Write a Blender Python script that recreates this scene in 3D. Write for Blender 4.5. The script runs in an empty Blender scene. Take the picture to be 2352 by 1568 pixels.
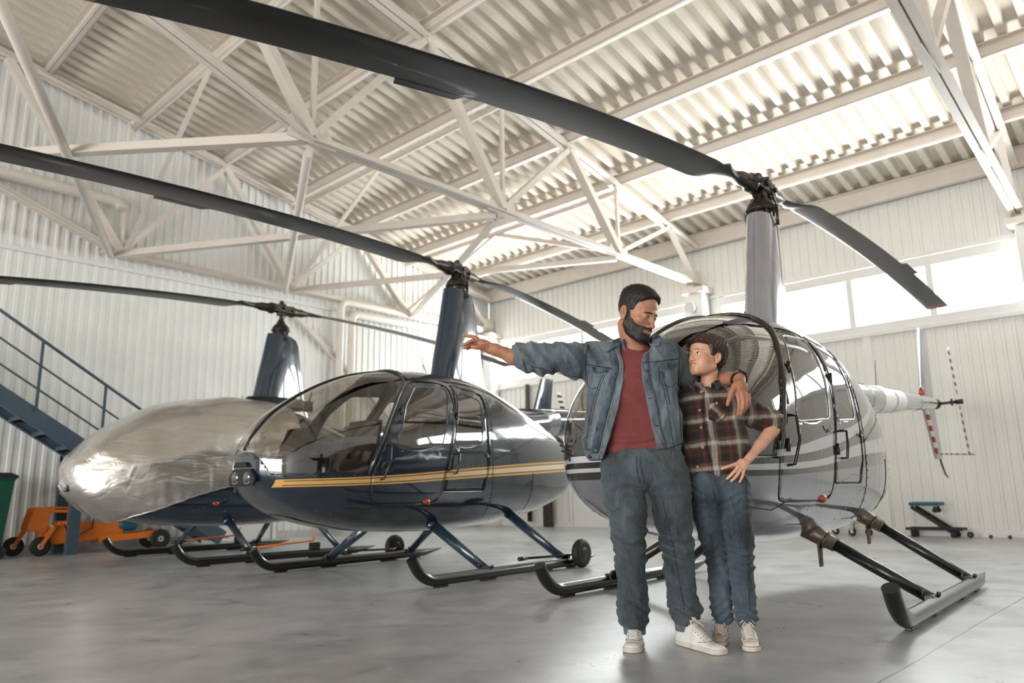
import bpy, bmesh, math, random
import numpy as np
from mathutils import Vector, Matrix, noise
from math import sin, cos, pi, radians, sqrt, atan2, exp
random.seed(7)
SC = bpy.context.scene
COL = SC.collection

# ------------------------------------------------------------------ helpers
def link(o, parent=None):
    COL.objects.link(o)
    if parent: o.parent = parent
    return o
def tag(o, label=None, cat=None, group=None, kind=None):
    if label: o['label'] = label
    if cat: o['category'] = cat
    if group: o['group'] = group
    if kind: o['kind'] = kind
    return o
def empty(name, loc=(0, 0, 0), rz=0, parent=None):
    o = bpy.data.objects.new(name, None); o.empty_display_size = .1
    o.location = loc; o.rotation_euler = (0, 0, rz)
    return link(o, parent)
def V(*a): return Vector(a)
def frame_of(d, up=None):
    d = Vector(d).normalized()
    u = Vector(up) if up is not None else (Vector((0, 0, 1)) if abs(d.z) < .95 else Vector((1, 0, 0)))
    s = d.cross(u).normalized(); t = s.cross(d).normalized()
    return s, t, d
class MB:
    """collects shapes; build() links them as one mesh object"""
    def __init__(s): s.v = []; s.f = []; s.m = []; s.sm = []
    def add(s, vs, fs, mi=0, smooth=True):
        b = len(s.v); s.v += [tuple(p) for p in vs]
        for f in fs: s.f.append([b + i for i in f]); s.m.append(mi); s.sm.append(smooth)
        return s
    def box(s, c, d, rot=None, mi=0):
        R = rot if rot is not None else Matrix.Identity(3)
        vs = [Vector(c) + R @ Vector((x * d[0] / 2, y * d[1] / 2, z * d[2] / 2)) for x in (-1, 1) for y in (-1, 1) for z in (-1, 1)]
        return s.add(vs, [(0, 1, 3, 2), (4, 6, 7, 5), (0, 4, 5, 1), (2, 3, 7, 6), (0, 2, 6, 4), (1, 5, 7, 3)], mi, False)
    def bar(s, a, b, w, h, up=None, mi=0):
        a, b = Vector(a), Vector(b); x, y, z = frame_of(b - a, up)
        R = Matrix((x, y, z)).transposed()
        return s.box((a + b) / 2, (w, h, (b - a).length), R, mi)
    def ring(s, c, x, y, rx, ry, n, ph=0, pw=2):
        out = []
        for i in range(n):
            t = 2 * pi * i / n + ph; ct, st = cos(t), sin(t)
            if pw != 2:
                ct = math.copysign(abs(ct) ** (2 / pw), ct); st = math.copysign(abs(st) ** (2 / pw), st)
            out.append(Vector(c) + x * (rx * ct) + y * (ry * st))
        return out
    def loft(s, rings, mi=0, caps=(True, True), closed=True, smooth=True):
        n = len(rings[0]); vs = [p for r in rings for p in r]; fs = []
        for k in range(len(rings) - 1):
            for i in range(n if closed else n - 1):
                j = (i + 1) % n
                fs.append((k * n + i, k * n + j, (k + 1) * n + j, (k + 1) * n + i))
        s.add(vs, fs, mi, smooth)
        if caps[0]: s.add(rings[0], [tuple(range(n - 1, -1, -1))], mi, False)
        if caps[1]: s.add(rings[-1], [tuple(range(n))], mi, False)
        return s
    def cyl(s, a, b, r0, r1=None, n=16, mi=0, caps=(True, True), smooth=True):
        a, b = Vector(a), Vector(b); x, y, z = frame_of(b - a)
        if r1 is None: r1 = r0
        return s.loft([s.ring(a, x, y, r0, r0, n), s.ring(b, x, y, r1, r1, n)], mi, caps, True, smooth)
    def tube(s, pts, r, n=10, mi=0, caps=True, sy=1, up=None, pw=2):
        pts = [Vector(p) for p in pts]; rr = r if isinstance(r, (list, tuple)) else [r] * len(pts)
        rings = []; prev = None
        for i, p in enumerate(pts):
            d = (pts[min(i + 1, len(pts) - 1)] - pts[max(i - 1, 0)]).normalized()
            if prev is None: x, y, z = frame_of(d, up)
            else:
                y = (prev - d * prev.dot(d)).normalized(); x = d.cross(y).normalized()
            prev = y
            rings.append(s.ring(p, x, y, rr[i], rr[i] * sy, n, 0, pw))
        return s.loft(rings, mi, (caps, caps))
    def sphere(s, c, r, n=16, m=10, mi=0, sc=(1, 1, 1), rot=None):
        R = rot if rot is not None else Matrix.Identity(3)
        vs = []; fs = []
        for j in range(m + 1):
            ph = pi * j / m
            for i in range(n):
                t = 2 * pi * i / n
                vs.append(Vector(c) + R @ Vector((r * sc[0] * sin(ph) * cos(t), r * sc[1] * sin(ph) * sin(t), r * sc[2] * cos(ph))))
        for j in range(m):
            for i in range(n):
                k = (i + 1) % n; fs.append((j * n + i, (j + 1) * n + i, (j + 1) * n + k, j * n + k))
        return s.add(vs, fs, mi)
    def torus(s, c, ax, R, r, n=28, m=10, mi=0, sc=1):
        x, y, z = frame_of(ax); vs = []; fs = []
        for i in range(n):
            t = 2 * pi * i / n; rd = x * cos(t) + y * sin(t)
            for j in range(m):
                u = 2 * pi * j / m; vs.append(Vector(c) + rd * (R + r * cos(u)) + z * (r * sc * sin(u)))
        for i in range(n):
            for j in range(m):
                a, b = (i + 1) % n, (j + 1) % m; fs.append((i * m + j, a * m + j, a * m + b, i * m + b))
        return s.add(vs, fs, mi)
    def lathe(s, c, ax, prof, n=24, mi=0):
        x, y, z = frame_of(ax)
        return s.loft([s.ring(Vector(c) + z * h, x, y, r, r, n) for r, h in prof], mi)
    def prism(s, poly, o, x, y, d, mi=0):
        """2D polygon in the plane o+x,y extruded by vector d"""
        o, x, y, d = Vector(o), Vector(x), Vector(y), Vector(d)
        a = [o + x * p[0] + y * p[1] for p in poly]; b = [p + d for p in a]; n = len(a)
        s.add(a + b, [tuple(range(n - 1, -1, -1)), tuple(range(n, 2 * n))] + [(i, (i + 1) % n, n + (i + 1) % n, n + i) for i in range(n)], mi, False)
        return s
    def build(s, name, mats, parent=None, bevel=0, subsurf=0, weld=True, fixn=True, auto=None):
        me = bpy.data.meshes.new(name); me.from_pydata(s.v, [], s.f)
        mats = mats if isinstance(mats, (list, tuple)) else [mats]
        for m in mats: me.materials.append(m)
        me.polygons.foreach_set('material_index', s.m); me.polygons.foreach_set('use_smooth', s.sm)
        if weld or fixn:
            bm = bmesh.new(); bm.from_mesh(me)
            if weld: bmesh.ops.remove_doubles(bm, verts=bm.verts, dist=1e-5)
            if fixn: bmesh.ops.recalc_face_normals(bm, faces=bm.faces)
            bm.to_mesh(me); bm.free()
        me.update()
        if auto:
            try: me.set_sharp_from_angle(angle=radians(auto))
            except Exception: pass
        o = bpy.data.objects.new(name, me); link(o, parent)
        if bevel:
            b = o.modifiers.new('Bevel', 'BEVEL'); b.width = bevel; b.segments = 2; b.limit_method = 'ANGLE'; b.angle_limit = radians(40)
        if subsurf:
            q = o.modifiers.new('Sub', 'SUBSURF'); q.levels = q.render_levels = subsurf
        return o

# ------------------------------------------------------------------ materials
def newmat(name):
    m = bpy.data.materials.new(name); m.use_nodes = True
    nt = m.node_tree; b = nt.nodes['Principled BSDF']
    return m, nt, b
def srgb(*c):
    return tuple((x / 255 / 12.92 if x / 255 <= .04045 else ((x / 255 + .055) / 1.055) ** 2.4) for x in c) + (1,)
def N(nt, t, **k):
    n = nt.nodes.new(t)
    for a, b in k.items():
        if a.startswith('i_'): n.inputs[a[2:].replace('_', ' ')].default_value = b
        else: setattr(n, a, b)
    return n
def coords(nt, scale=(1, 1, 1), obj=True, rot=(0, 0, 0)):
    tc = N(nt, 'ShaderNodeTexCoord'); mp = N(nt, 'ShaderNodeMapping')
    mp.inputs['Scale'].default_value = scale; mp.inputs['Rotation'].default_value = rot
    nt.links.new(tc.outputs['Object' if obj else 'Generated'], mp.inputs['Vector']); return mp.outputs[0]
def noise_tex(nt, vec, scale, detail=4, rough=.55, dist=0):
    n = N(nt, 'ShaderNodeTexNoise'); n.inputs['Scale'].default_value = scale; n.inputs['Detail'].default_value = detail
    n.inputs['Roughness'].default_value = rough; n.inputs['Distortion'].default_value = dist
    nt.links.new(vec, n.inputs['Vector']); return n.outputs['Fac']
def ramp(nt, fac, stops):
    r = N(nt, 'ShaderNodeValToRGB'); e = r.color_ramp.elements
    while len(e) < len(stops): e.new(.5)
    for k, (p, c) in enumerate(stops):
        e[k].position = p; e[k].color = c if len(c) == 4 else tuple(c) + (1,)
    nt.links.new(fac, r.inputs['Fac']); return r.outputs['Color']
def mix(nt, fac, a, b, mode='MIX'):
    m = N(nt, 'ShaderNodeMix', data_type='RGBA', blend_type=mode)
    for sock, val in ((m.inputs[0], fac), (m.inputs[6], a), (m.inputs[7], b)):
        if hasattr(val, 'is_linked') or hasattr(val, 'links'): nt.links.new(val, sock)
        else: sock.default_value = val
    return m.outputs[2]
def mathn(nt, op, a, b=None, c=None, clamp=False):
    m = N(nt, 'ShaderNodeMath', operation=op, use_clamp=clamp)
    for k, val in enumerate((a, b, c)):
        if val is None: continue
        if hasattr(val, 'links'): nt.links.new(val, m.inputs[k])
        else: m.inputs[k].default_value = val
    return m.outputs[0]
def bump(nt, b, h, strength=.2, dist=.01):
    n = N(nt, 'ShaderNodeBump'); n.inputs['Strength'].default_value = strength; n.inputs['Distance'].default_value = dist
    nt.links.new(h, n.inputs['Height']); nt.links.new(n.outputs[0], b.inputs['Normal']); return n
def pmat(name, col, rough=.5, metal=0, var=.08, vscale=6, coat=0, bmp=0, bscale=60, spec=.5, alpha=1, trans=0, ior=1.45, emit=None, estr=1, sheen=0, sss=0):
    m, nt, b = newmat(name)
    b.inputs['Roughness'].default_value = rough; b.inputs['Metallic'].default_value = metal
    b.inputs['Specular IOR Level'].default_value = spec; b.inputs['IOR'].default_value = ior
    b.inputs['Coat Weight'].default_value = coat; b.inputs['Coat Roughness'].default_value = .03
    b.inputs['Transmission Weight'].default_value = trans; b.inputs['Sheen Weight'].default_value = sheen
    if sss:
        b.inputs['Subsurface Weight'].default_value = sss; b.inputs['Subsurface Radius'].default_value = (.012, .005, .003); b.inputs['Subsurface Scale'].default_value = 1
    vec = coords(nt)
    nf = noise_tex(nt, vec, vscale)
    c0 = tuple(max(0, x * (1 - var)) for x in col[:3]) + (1,); c1 = tuple(min(1, x * (1 + var)) for x in col[:3]) + (1,)
    nt.links.new(ramp(nt, nf, [(.3, c0), (.7, c1)]), b.inputs['Base Color'])
    if bmp: bump(nt, b, noise_tex(nt, vec, bscale, 3), bmp, .003)
    if emit: b.inputs['Emission Color'].default_value = emit; b.inputs['Emission Strength'].default_value = estr
    return m
M = {}
M['wall'] = pmat('white_sheet_paint', srgb(233, 233, 228), .42, var=.035, vscale=1.2, bmp=.03, bscale=8)
M['gable'] = pmat('pale_grey_sheet_paint', srgb(238, 239, 236), .38, var=.05, vscale=1.5)
M['roof'] = pmat('beige_roof_sheet', srgb(222, 213, 200), .4, var=.05, vscale=2)
M['steel'] = pmat('cream_steel_paint', srgb(226, 217, 207), .45, var=.05, vscale=4)
M['galv'] = pmat('galvanised_steel', srgb(196, 194, 192), .35, .5, var=.12, vscale=14)
M['trimw'] = pmat('white_trim_paint', srgb(232, 232, 230), .35, var=.02)
M['pipe'] = pmat('white_pipe_paint', srgb(228, 222, 212), .4, var=.05)
M['bluest'] = pmat('slate_blue_steel_paint', srgb(66, 84, 98), .4, var=.1, vscale=9)
M['orange'] = pmat('orange_machine_paint', srgb(226, 124, 44), .45, var=.1, vscale=10, coat=.2)
M['green'] = pmat('green_plastic', srgb(18, 74, 56), .5, var=.1)
M['black'] = pmat('black_rubber', srgb(34, 34, 33), .6, var=.15, vscale=20, bmp=.1)
M['blackgl'] = pmat('black_gloss_paint', srgb(26, 26, 25), .28, var=.1, coat=.4)
M['darkmet'] = pmat('dark_gun_metal', srgb(70, 64, 58), .35, .7, var=.3, vscale=30)
M['chrome'] = pmat('bright_metal', srgb(205, 205, 203), .16, 1, var=.05)
M['yellow'] = pmat('yellow_paint', srgb(222, 178, 92), .45, var=.08)
M['teal'] = pmat('teal_vinyl', srgb(34, 92, 110), .45, var=.08)
def floor_mat():
    m, nt, b = newmat('polished_concrete'); vec = coords(nt)
    n1 = noise_tex(nt, vec, .55, 6, .6, .6); n2 = noise_tex(nt, vec, 3.2, 8, .65, .4); n3 = noise_tex(nt, vec, 40, 3, .6)
    a = ramp(nt, n1, [(.32, srgb(140, 144, 146)), (.68, srgb(200, 202, 204))])
    c = ramp(nt, n2, [(.3, srgb(114, 116, 116)), (.5, srgb(172, 174, 175)), (.72, srgb(208, 209, 210))])
    col = mix(nt, .5, a, c)
    sp = ramp(nt, noise_tex(nt, vec, 9, 4, .8), [(.70, (1, 1, 1, 1)), (.78, (.72, .70, .68, 1))])
    col = mix(nt, .35, col, sp, 'MULTIPLY')
    # saw cut joint
    tc = N(nt, 'ShaderNodeTexCoord'); sx = N(nt, 'ShaderNodeSeparateXYZ'); nt.links.new(tc.outputs['Object'], sx.inputs[0])
    wob = mathn(nt, 'MULTIPLY', mathn(nt, 'SUBTRACT', noise_tex(nt, vec, 1.5), .5), .03)
    y = mathn(nt, 'ADD', sx.outputs['Y'], wob)
    per = mathn(nt, 'ABSOLUTE', mathn(nt, 'SUBTRACT', mathn(nt, 'MODULO', mathn(nt, 'ADD', y, 16.92), 6.0), 0.0))
    line = mathn(nt, 'LESS_THAN', mathn(nt, 'ABSOLUTE', mathn(nt, 'SUBTRACT', y, 1.04)), .0045)
    col = mix(nt, line, col, srgb(70, 70, 68))
    nt.links.new(col, b.inputs['Base Color'])
    r = N(nt, 'ShaderNodeMapRange'); r.inputs['To Min'].default_value = .2; r.inputs['To Max'].default_value = .42
    nt.links.new(n2, r.inputs['Value']); nt.links.new(r.outputs[0], b.inputs['Roughness'])
    b.inputs['IOR'].default_value = 1.5
    bump(nt, b, n3, .05, .002)
    return m
M['floor'] = floor_mat()
def glass_mat(name, tint, alpha, rough=.02, spec=.5):
    """thin acrylic pane: part clear, part mirror by Fresnel"""
    m, nt, b = newmat(name); nt.nodes.remove(b)
    out = nt.nodes['Material Output']
    tr = N(nt, 'ShaderNodeBsdfTransparent'); tr.inputs[0].default_value = tint
    gl = N(nt, 'ShaderNodeBsdfGlossy'); gl.inputs['Roughness'].default_value = rough; gl.inputs[0].default_value = (1, 1, 1, 1)
    lw = N(nt, 'ShaderNodeLayerWeight'); lw.inputs['Blend'].default_value = .5
    f = mathn(nt, 'ADD', mathn(nt, 'MULTIPLY', mathn(nt, 'POWER', lw.outputs['Facing'], 4.0), .8), .05 + alpha, clamp=True)
    mx = N(nt, 'ShaderNodeMixShader'); nt.links.new(f, mx.inputs[0]); nt.links.new(tr.outputs[0], mx.inputs[1]); nt.links.new(gl.outputs[0], mx.inputs[2])
    nt.links.new(mx.outputs[0], out.inputs['Surface']); return m
M['winglass'] = glass_mat('window_glass', (.96, .98, .98, 1), -.02)
M['canopy'] = glass_mat('smoked_acrylic', (.68, .65, .61, 1), .07)

# ------------------------------------------------------------------ camera (pitch, roll, yaw solved from the vanishing lines)
PITCH, ROLL, YAW, FPX, CAMH = .2, -.017, .821, 1708., .718
def cam_axes():
    fwd = V(sin(YAW), cos(YAW), 0); rt = V(cos(YAW), -sin(YAW), 0); up = V(0, 0, 1)
    F = fwd * cos(PITCH) + up * sin(PITCH); U = fwd * -sin(PITCH) + up * cos(PITCH)
    return rt * cos(ROLL) + U * sin(ROLL), rt * -sin(ROLL) + U * cos(ROLL), F
_r, _u, _f = cam_axes()
cd = bpy.data.cameras.new('camera'); cam = bpy.data.objects.new('camera', cd); link(cam)
cam.matrix_world = Matrix(((_r.x, _u.x, -_f.x, 0), (_r.y, _u.y, -_f.y, 0), (_r.z, _u.z, -_f.z, CAMH), (0, 0, 0, 1)))
cd.sensor_width = 36; cd.lens = FPX / 2352 * 36; cd.clip_end = 200
cd.dof.use_dof = True; cd.dof.focus_distance = 3.65; cd.dof.aperture_fstop = 2.2
SC.camera = cam
SC.view_settings.view_transform = 'Standard'; SC.view_settings.look = 'None'; SC.view_settings.gamma = 1
SC.view_settings.use_curve_mapping = False
cy = SC.cycles; cy.max_bounces = 7; cy.diffuse_bounces = 4; cy.glossy_bounces = 4; cy.transmission_bounces = 4; cy.transparent_max_bounces = 12
cy.caustics_reflective = False; cy.caustics_refractive = False; cy.use_adaptive_sampling = True; cy.adaptive_threshold = .03; cy.use_denoising = True; cy.sample_clamp_indirect = 6
# ================================================================== the hangar
XR, YG, YB, XL = 12.29, 12.18, -6.0, -12.29
EZ, SL = 5.36, .19
def roofz(x): return EZ + SL * (XR - abs(x))
def struct(name, mb, m, **k):
    o = mb.build(name, m, **k); tag(o, kind='structure'); return o
mb = MB(); mb.box(((XL + XR) / 2, (YG + YB) / 2, -.1), (XR - XL + 8, YG - YB + 8, .2)); struct('floor', mb, M['floor'])
def ribbed(mb, o, u, up, n, length, h, period, depth, ribw=.035, seam=0):
    """ribbed sheet: origin o, along u, up, ribs out along n"""
    o, u, up, n = Vector(o), Vector(u), Vector(up), Vector(n)
    prof = []; x = 0
    while x < length - 1e-6:
        e = min(x + period, length)
        a = min(x + period - ribw - .02, e)
        prof += [(x, 0), (a, 0)]
        if e - x > period * .9: prof += [(a + .01, depth), (e - .01, depth)]
        x = e
    prof.append((length, 0))
    a = [o + u * p + n * q for p, q in prof]; b = [p + up * h for p in a]; k = len(a)
    mb.add(a + b, [(i, i + 1, k + i + 1, k + i) for i in range(k - 1)], 0, False)
def backing(mb, o, u, up, n, length, h, t=.06):
    o, u, up, n = Vector(o), Vector(u), Vector(up), Vector(n)
    mb.prism([(0, 0), (length, 0), (length, h), (0, h)], o - n * (t + .003), u, up, n * t)
# right wall with window band
mb = MB(); ux = (0, 1, 0); nr = (-1, 0, 0); L = YG - YB
for z0, h, per in ((0, 3.06, .145), (4.16, 1.25, .145)):
    ribbed(mb, (XR, YB, z0), ux, (0, 0, 1), nr, L, h, per, .022); backing(mb, (XR, YB, z0), ux, (0, 0, 1), nr, L, h)
bays = [(YB, -3.9), (-3.6, 1.3), (1.62, 6.3), (6.8, 11.9), (11.9, YG)]
piers = [(YB, -3.75), (1.28, 1.58), (6.28, 6.82), (11.95, YG)]
for a, b in piers: backing(mb, (XR, a, 3.05), ux, (0, 0, 1), nr, b - a, 1.12)
struct('wall_right', mb, M['wall'])
# windows: frame + panes
wins = [(-3.7, 1.26, 4), (1.6, 6.27, 4), (6.84, 11.93, 4)]
def window(name, y0, y1, n, x=XR, face=-1):
    fr = MB(); z0, z1 = 3.1, 4.14; t = .1
    fr.box((x + .02 * -face, (y0 + y1) / 2, z0 + .05), (.13, y1 - y0, .14)); fr.box((x + .02 * -face, (y0 + y1) / 2, z1 - .08), (.13, y1 - y0, .16))
    w = (y1 - y0) / n
    for i in range(n + 1): fr.box((x + .02 * -face, y0 + i * w + (.05 if i == 0 else -.05 if i == n else 0), (z0 + z1) / 2), (.11, .1, z1 - z0))
    o = fr.build(name, M['trimw'], bevel=.008); tag(o, kind='structure')
    for i in range(n):
        MB().box((x + .04, y0 + (i + .5) * w, (z0 + z1) / 2), (.006, w - .08, z1 - z0 - .2)).build('pane', M['winglass'], o)
    tr = MB(); tr.box((x - .02, (y0 + y1) / 2, z0 - .04), (.09, y1 - y0 + .3, .07)); tr.box((x - .015, (y0 + y1) / 2, z1 + .04), (.06, y1 - y0 + .3, .05))
    tr.build('window_sill', M['trimw'], o, bevel=.006)
for k, (a, b, n) in enumerate(wins): window('window_%d' % (k + 1), a, b, n)
# trims on the right wall
mb = MB(); mb.box((XR - .03, 3.75, 1.53), (.05, .12, 3.0)); mb.box((XR - .03, -.9, 1.53), (.05, .12, 3.0)); struct('trim_1', mb, M['wall'], bevel=.004)
mb = MB(); mb.box((XR - .035, (YG + YB) / 2, .05), (.04, L, .1)); struct('baseboard_right', mb, M['trimw'])
# gable wall: lower sheet, flashing, upper sheet up to the roof
def gable(name, y, ny, holes=False):
    mb = MB(); W = XR - XL
    ribbed(mb, (XL if ny < 0 else XL, y, 0), (1, 0, 0), (0, 0, 1), (0, ny, 0), W, 4.27, .143, .016, .045)
    # upper
    x = XL; per = .143; pts = []
    while x < XR - 1e-6:
        e = min(x + per, XR); pts += [(x, -.02), (e - .055, -.02), (e - .045, .0), (e - .012, .0)]; x = e
    pts.append((XR, -.02))
    a = [V(p, y + ny * q, 4.27) for p, q in pts]; b = [V(p, y + ny * q, roofz(p) + .02) for p, q in pts]; k = len(a)
    mb.add(a + b, [(i, i + 1, k + i + 1, k + i) for i in range(k - 1)], 0, False)
    mb.prism([(XL, 0), (XR, 0), (XR, roofz(XR)), (0, roofz(0)), (XL, roofz(XL))], (0, y - ny * .11, 0), (1, 0, 0), (0, 0, 1), (0, ny * .06, 0))
    struct(name, mb, M['gable'])
gable('wall_left', YG, -1)
gable('wall_back', YB, 1)
mb = MB(); mb.box((0, YG - .04, 4.27), (XR - XL, .05, .06)); struct('trim_2', mb, M['trimw'])
mb = MB(); mb.box((0, YG - .05, .06), (XR - XL, .05, .12)); struct('baseboard_left', mb, M['galv'])
# far side wall above the open hangar door
mb = MB(); ribbed(mb, (XL, YB, 4.3), (0, 1, 0), (0, 0, 1), (1, 0, 0), L, 1.1, .145, .022); backing(mb, (XL, YB, 4.3), (0, 1, 0), (0, 0, 1), (1, 0, 0), L, 1.1)
mb.box((XL, YB + .9, 2.15), (.1, 1.8, 4.3)); mb.box((XL, YG - 1.2, 2.15), (.1, 2.4, 4.3)); mb.box((XL, 2.5, 2.15), (.3, .3, 4.3))
struct('wall_front', mb, M['wall'])
# roof sheet (corrugations run down the slope)
mb = MB(); per = .235
for sx in (1, -1):
    pts = []; y = YB
    while y < YG:
        pts += [(y, 0), (y + .085, 0), (y + .11, .08), (y + .21, .08)]; y += per
    a = [V(0, p, roofz(0) + q) for p, q in pts]; b = [V(sx * (XR + .1), p, roofz(XR + .1) + q) for p, q in pts]; k = len(a)
    mb.add(a + b, [(i, i + 1, k + i + 1, k + i) for i in range(k - 1)], 0, False)
    mb.add([V(0, YB, roofz(0) + .2), V(0, YG, roofz(0) + .2), V(sx * (XR + .1), YG, roofz(XR) + .2), V(sx * (XR + .1), YB, roofz(XR) + .2)], [(0, 1, 2, 3)], 0, False)
struct('ceiling', mb, M['roof'], fixn=False)
# purlins
def zprofile(mb, x, z, y0, y1, h=.15, w=.07):
    t = .012
    mb.box((x, (y0 + y1) / 2, z - h / 2), (t, y1 - y0, h))
    mb.box((x - w / 2, (y0 + y1) / 2, z - t / 2), (w, y1 - y0, t)); mb.box((x + w / 2, (y0 + y1) / 2, z - h + t / 2), (w, y1 - y0, t))
    mb.box((x + w, (y0 + y1) / 2, z - h + .012), (t, y1 - y0, .024))
pos = ['lowest one, directly above the window band', 'second up from the right-hand wall', 'third up from the right-hand wall', 'fourth up from the right-hand wall',
       'fifth up from the right-hand wall', 'sixth up from the right-hand wall', 'seventh up from the right-hand wall', 'highest one seen at the top left of the photo']
for i, x in enumerate([12.12, 11.12, 9.72, 8.34, 6.95, 5.54, 4.12, 2.7]):
    mb = MB(); h = .26 if i == 0 else .16
    zprofile(mb, x, roofz(x) - .005, YB + .15, YG - .1, h, .09 if i == 0 else .08)
    if i: mb.box((x, (YB + YG) / 2, roofz(x) - .105), (.05, YG - YB - .3, .09))
    o = mb.build('roof_purlin', M['steel']); tag(o, 'cream roof purlin, ' + pos[i], 'beam', 'roof purlins')
for x in (1.3, -1.3, -4.1, -7, -9.8):
    mb = MB(); zprofile(mb, x, roofz(x) - .005, YB + .15, YG - .1, .16, .08)
    o = mb.build('roof_purlin', M['steel']); tag(o, 'cream roof purlin beyond the left edge of the photo', 'beam', 'roof purlins')

# ---- trusses (local: x across the hall, y along the hall)
def chan(mb, a, b, w, h, gap=0, up=(0, 0, 1)):
    a, b = Vector(a), Vector(b)
    if gap:
        s, t, d = frame_of(b - a, up)
        for k in (-1, 1):
            off = s * (k * (w / 2 + gap / 2)); mb.bar(a + off, b + off, w, .012, up)
            o2 = s * (k * (gap / 2 + .006)) + t * (h / 2); mb.bar(a + o2, b + o2, .012, h, up)
    else: mb.bar(a, b, w, h, up)
def truss(name, p0, p1, label, full=True, grp='roof trusses', dy=0, shade='steel'):
    """p0=(x,y) at right wall, p1 at left; a point at x is interpolated"""
    def Y(x): return p0[1] + (p1[1] - p0[1]) * (p0[0] - x) / (p0[0] - p1[0])
    def Pt(x, z): return V(x, Y(x), z)
    root = empty(name, (12.1, Y(12.1), 4.2)); tag(root, label, 'truss', grp)
    inv = Matrix.Translation(-root.location)
    def fin(mb, nm, mt='steel', **k):
        mb.v = [tuple(inv @ Vector(v)) for v in mb.v]; return mb.build(nm, M[mt], root, **k)
    tz = lambda x: roofz(x) - .25
    bz = lambda x: 4.42 if abs(x) > 3.95 else 4.42 + (3.95 - abs(x)) * .37
    m = MB(); chan(m, Pt(12.15, tz(12.15)), Pt(0, tz(0)), .09, .12, .02); chan(m, Pt(0, tz(0)), Pt(-12.15, tz(-12.15)), .09, .12, .02); fin(m, 'top_chord')
    m = MB(); xs = [12.15, 3.95, 0, -3.95, -12.15]
    for a, b in zip(xs, xs[1:]): chan(m, Pt(a, bz(a)), Pt(b, bz(b)), .075, .09, .018)
    fin(m, 'bottom_chord')
    bn = [9.6, 6.9, 3.95]; tn = [11.2, 8.38, 5.54, 2.2]
    for s in (1, -1):
        for k, x in enumerate(bn):
            x *= s
            for tgt, w in ((tn[k], .1 if k else .08), (tn[k + 1], .13)):
                t2 = tgt * s; m = MB(); m.bar(Pt(x, bz(x) + .06), Pt(t2, tz(t2)), w, w * .8); fin(m, 'diagonal')
            m = MB(); m.bar(Pt(x, bz(x) + .05), Pt(x, tz(x)), .05, .05); fin(m, 'vertical_post')
            m = MB(); g = Pt(x, bz(x)); m.prism([(-.3, -.02), (.3, -.02), (.22, .16), (.08, .28), (-.12, .28), (-.24, .14)], g + V(0, -.008, 0), (1, 0, 0), (0, 0, 1), (0, .016, 0)); fin(m, 'gusset_plate')
        m = MB(); g = Pt(11.2 * s, tz(11.2)); m.bar(Pt(11.2 * s, tz(11.2)), Pt(12.1 * s, bz(12.1)), .08, .07); fin(m, 'diagonal')
    m = MB(); m.bar(Pt(0, bz(0)), Pt(0, tz(0)), .09, .09); fin(m, 'vertical_post')
    return Pt, bz, tz
T1 = truss('roof_truss', (12.15, 6.55), (-12.15, 6.55), 'cream roof truss crossing mid-photo and ending on the wall column behind the man')
T0 = truss('roof_truss', (12.15, 11.98), (-12.15, 11.98), 'cream steel roof truss standing against the ribbed end wall')
T2 = truss('roof_truss', (12.15, 1.53), (-12.15, .55), 'cream steel roof truss passing overhead in the top right corner of the photo')
# longitudinal braces in the plane of the bottom chords
BR = empty('roof_bracing', (6.9, 9.2, 4.4)); tag(BR, 'web of cream steel braces and tie tubes between the middle truss and the end wall', 'bracing')
def brace(a, b, lab, kind='angle', w=.09, nm='bottom_brace'):
    mb = MB()
    if kind == 'tube': mb.cyl(a, b, w / 2, n=14)
    else:
        s, t, d = frame_of(Vector(b) - Vector(a)); mb.bar(a, b, w, .012); o = s * (w * .0) + t * (w / 2); mb.bar(Vector(a) + o, Vector(b) + o, .012, w)
    mb.v = [tuple(Vector(v) - BR.location) for v in mb.v]; return mb.build(nm, M['steel'], BR)
brace((3.86, 11.9, 4.36), (6.86, 6.65, 4.36), 'cream angle brace from the end-wall truss foot to the middle truss, left of the photo centre', w=.11)
brace((3.97, 6.65, 4.33), (6.75, 11.9, 4.36), 'round cream brace tube running from the big bolted truss joint down to the end-wall truss', 'tube', .1)
brace((3.9, 6.6, 4.42), (1.1, 11.9, 5.0), 'cream angle brace running left from the big bolted truss joint', w=.12)
brace((3.8, 11.9, 4.38), (.9, 6.6, 5.05), 'round cream brace tube slanting down from the top left corner of the photo', 'tube', .11)
brace((6.9, 6.65, 4.36), (9.7, 11.9, 4.36), 'cream angle brace from the second truss joint back to the end wall above the pipes', w=.09)
brace((9.6, 6.6, 4.36), (6.9, 11.9, 4.38), 'cream angle brace from the third truss joint back to the end wall', w=.09)
for x, l in ((4.0, 'above the big bolted truss joint'), (6.9, 'above the second truss joint'), (9.6, 'nearest the right-hand wall')):
    zt = roofz(x) - .36
    mb = MB(); mb.cyl((x, 6.5, zt), (x, 12.0, zt), .045, n=12); mb.v = [tuple(Vector(v) - BR.location) for v in mb.v]; mb.build('tie_tube', M['steel'], BR)
    brace((x, 9.3, zt - .05), (x, 11.9, 4.45), 'slanting cream roof brace rising from the end-wall truss, ' + l, w=.07, nm='sway_brace')
    brace((x, 9.3, zt - .05), (x, 6.65, 4.5), 'slanting cream roof brace rising from the middle truss, ' + l, w=.07, nm='sway_brace')
_BR0 = BR
BR = empty('wall_brace', (8.7, 12.08, 2.7)); tag(BR, 'long cream diagonal brace on the end wall behind the vertical pipes', 'brace')
brace((6.9, 12.08, 4.1), (10.6, 12.08, 1.2), 'long cream diagonal brace on the end wall behind the vertical pipes', w=.1, nm='bar')
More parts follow.
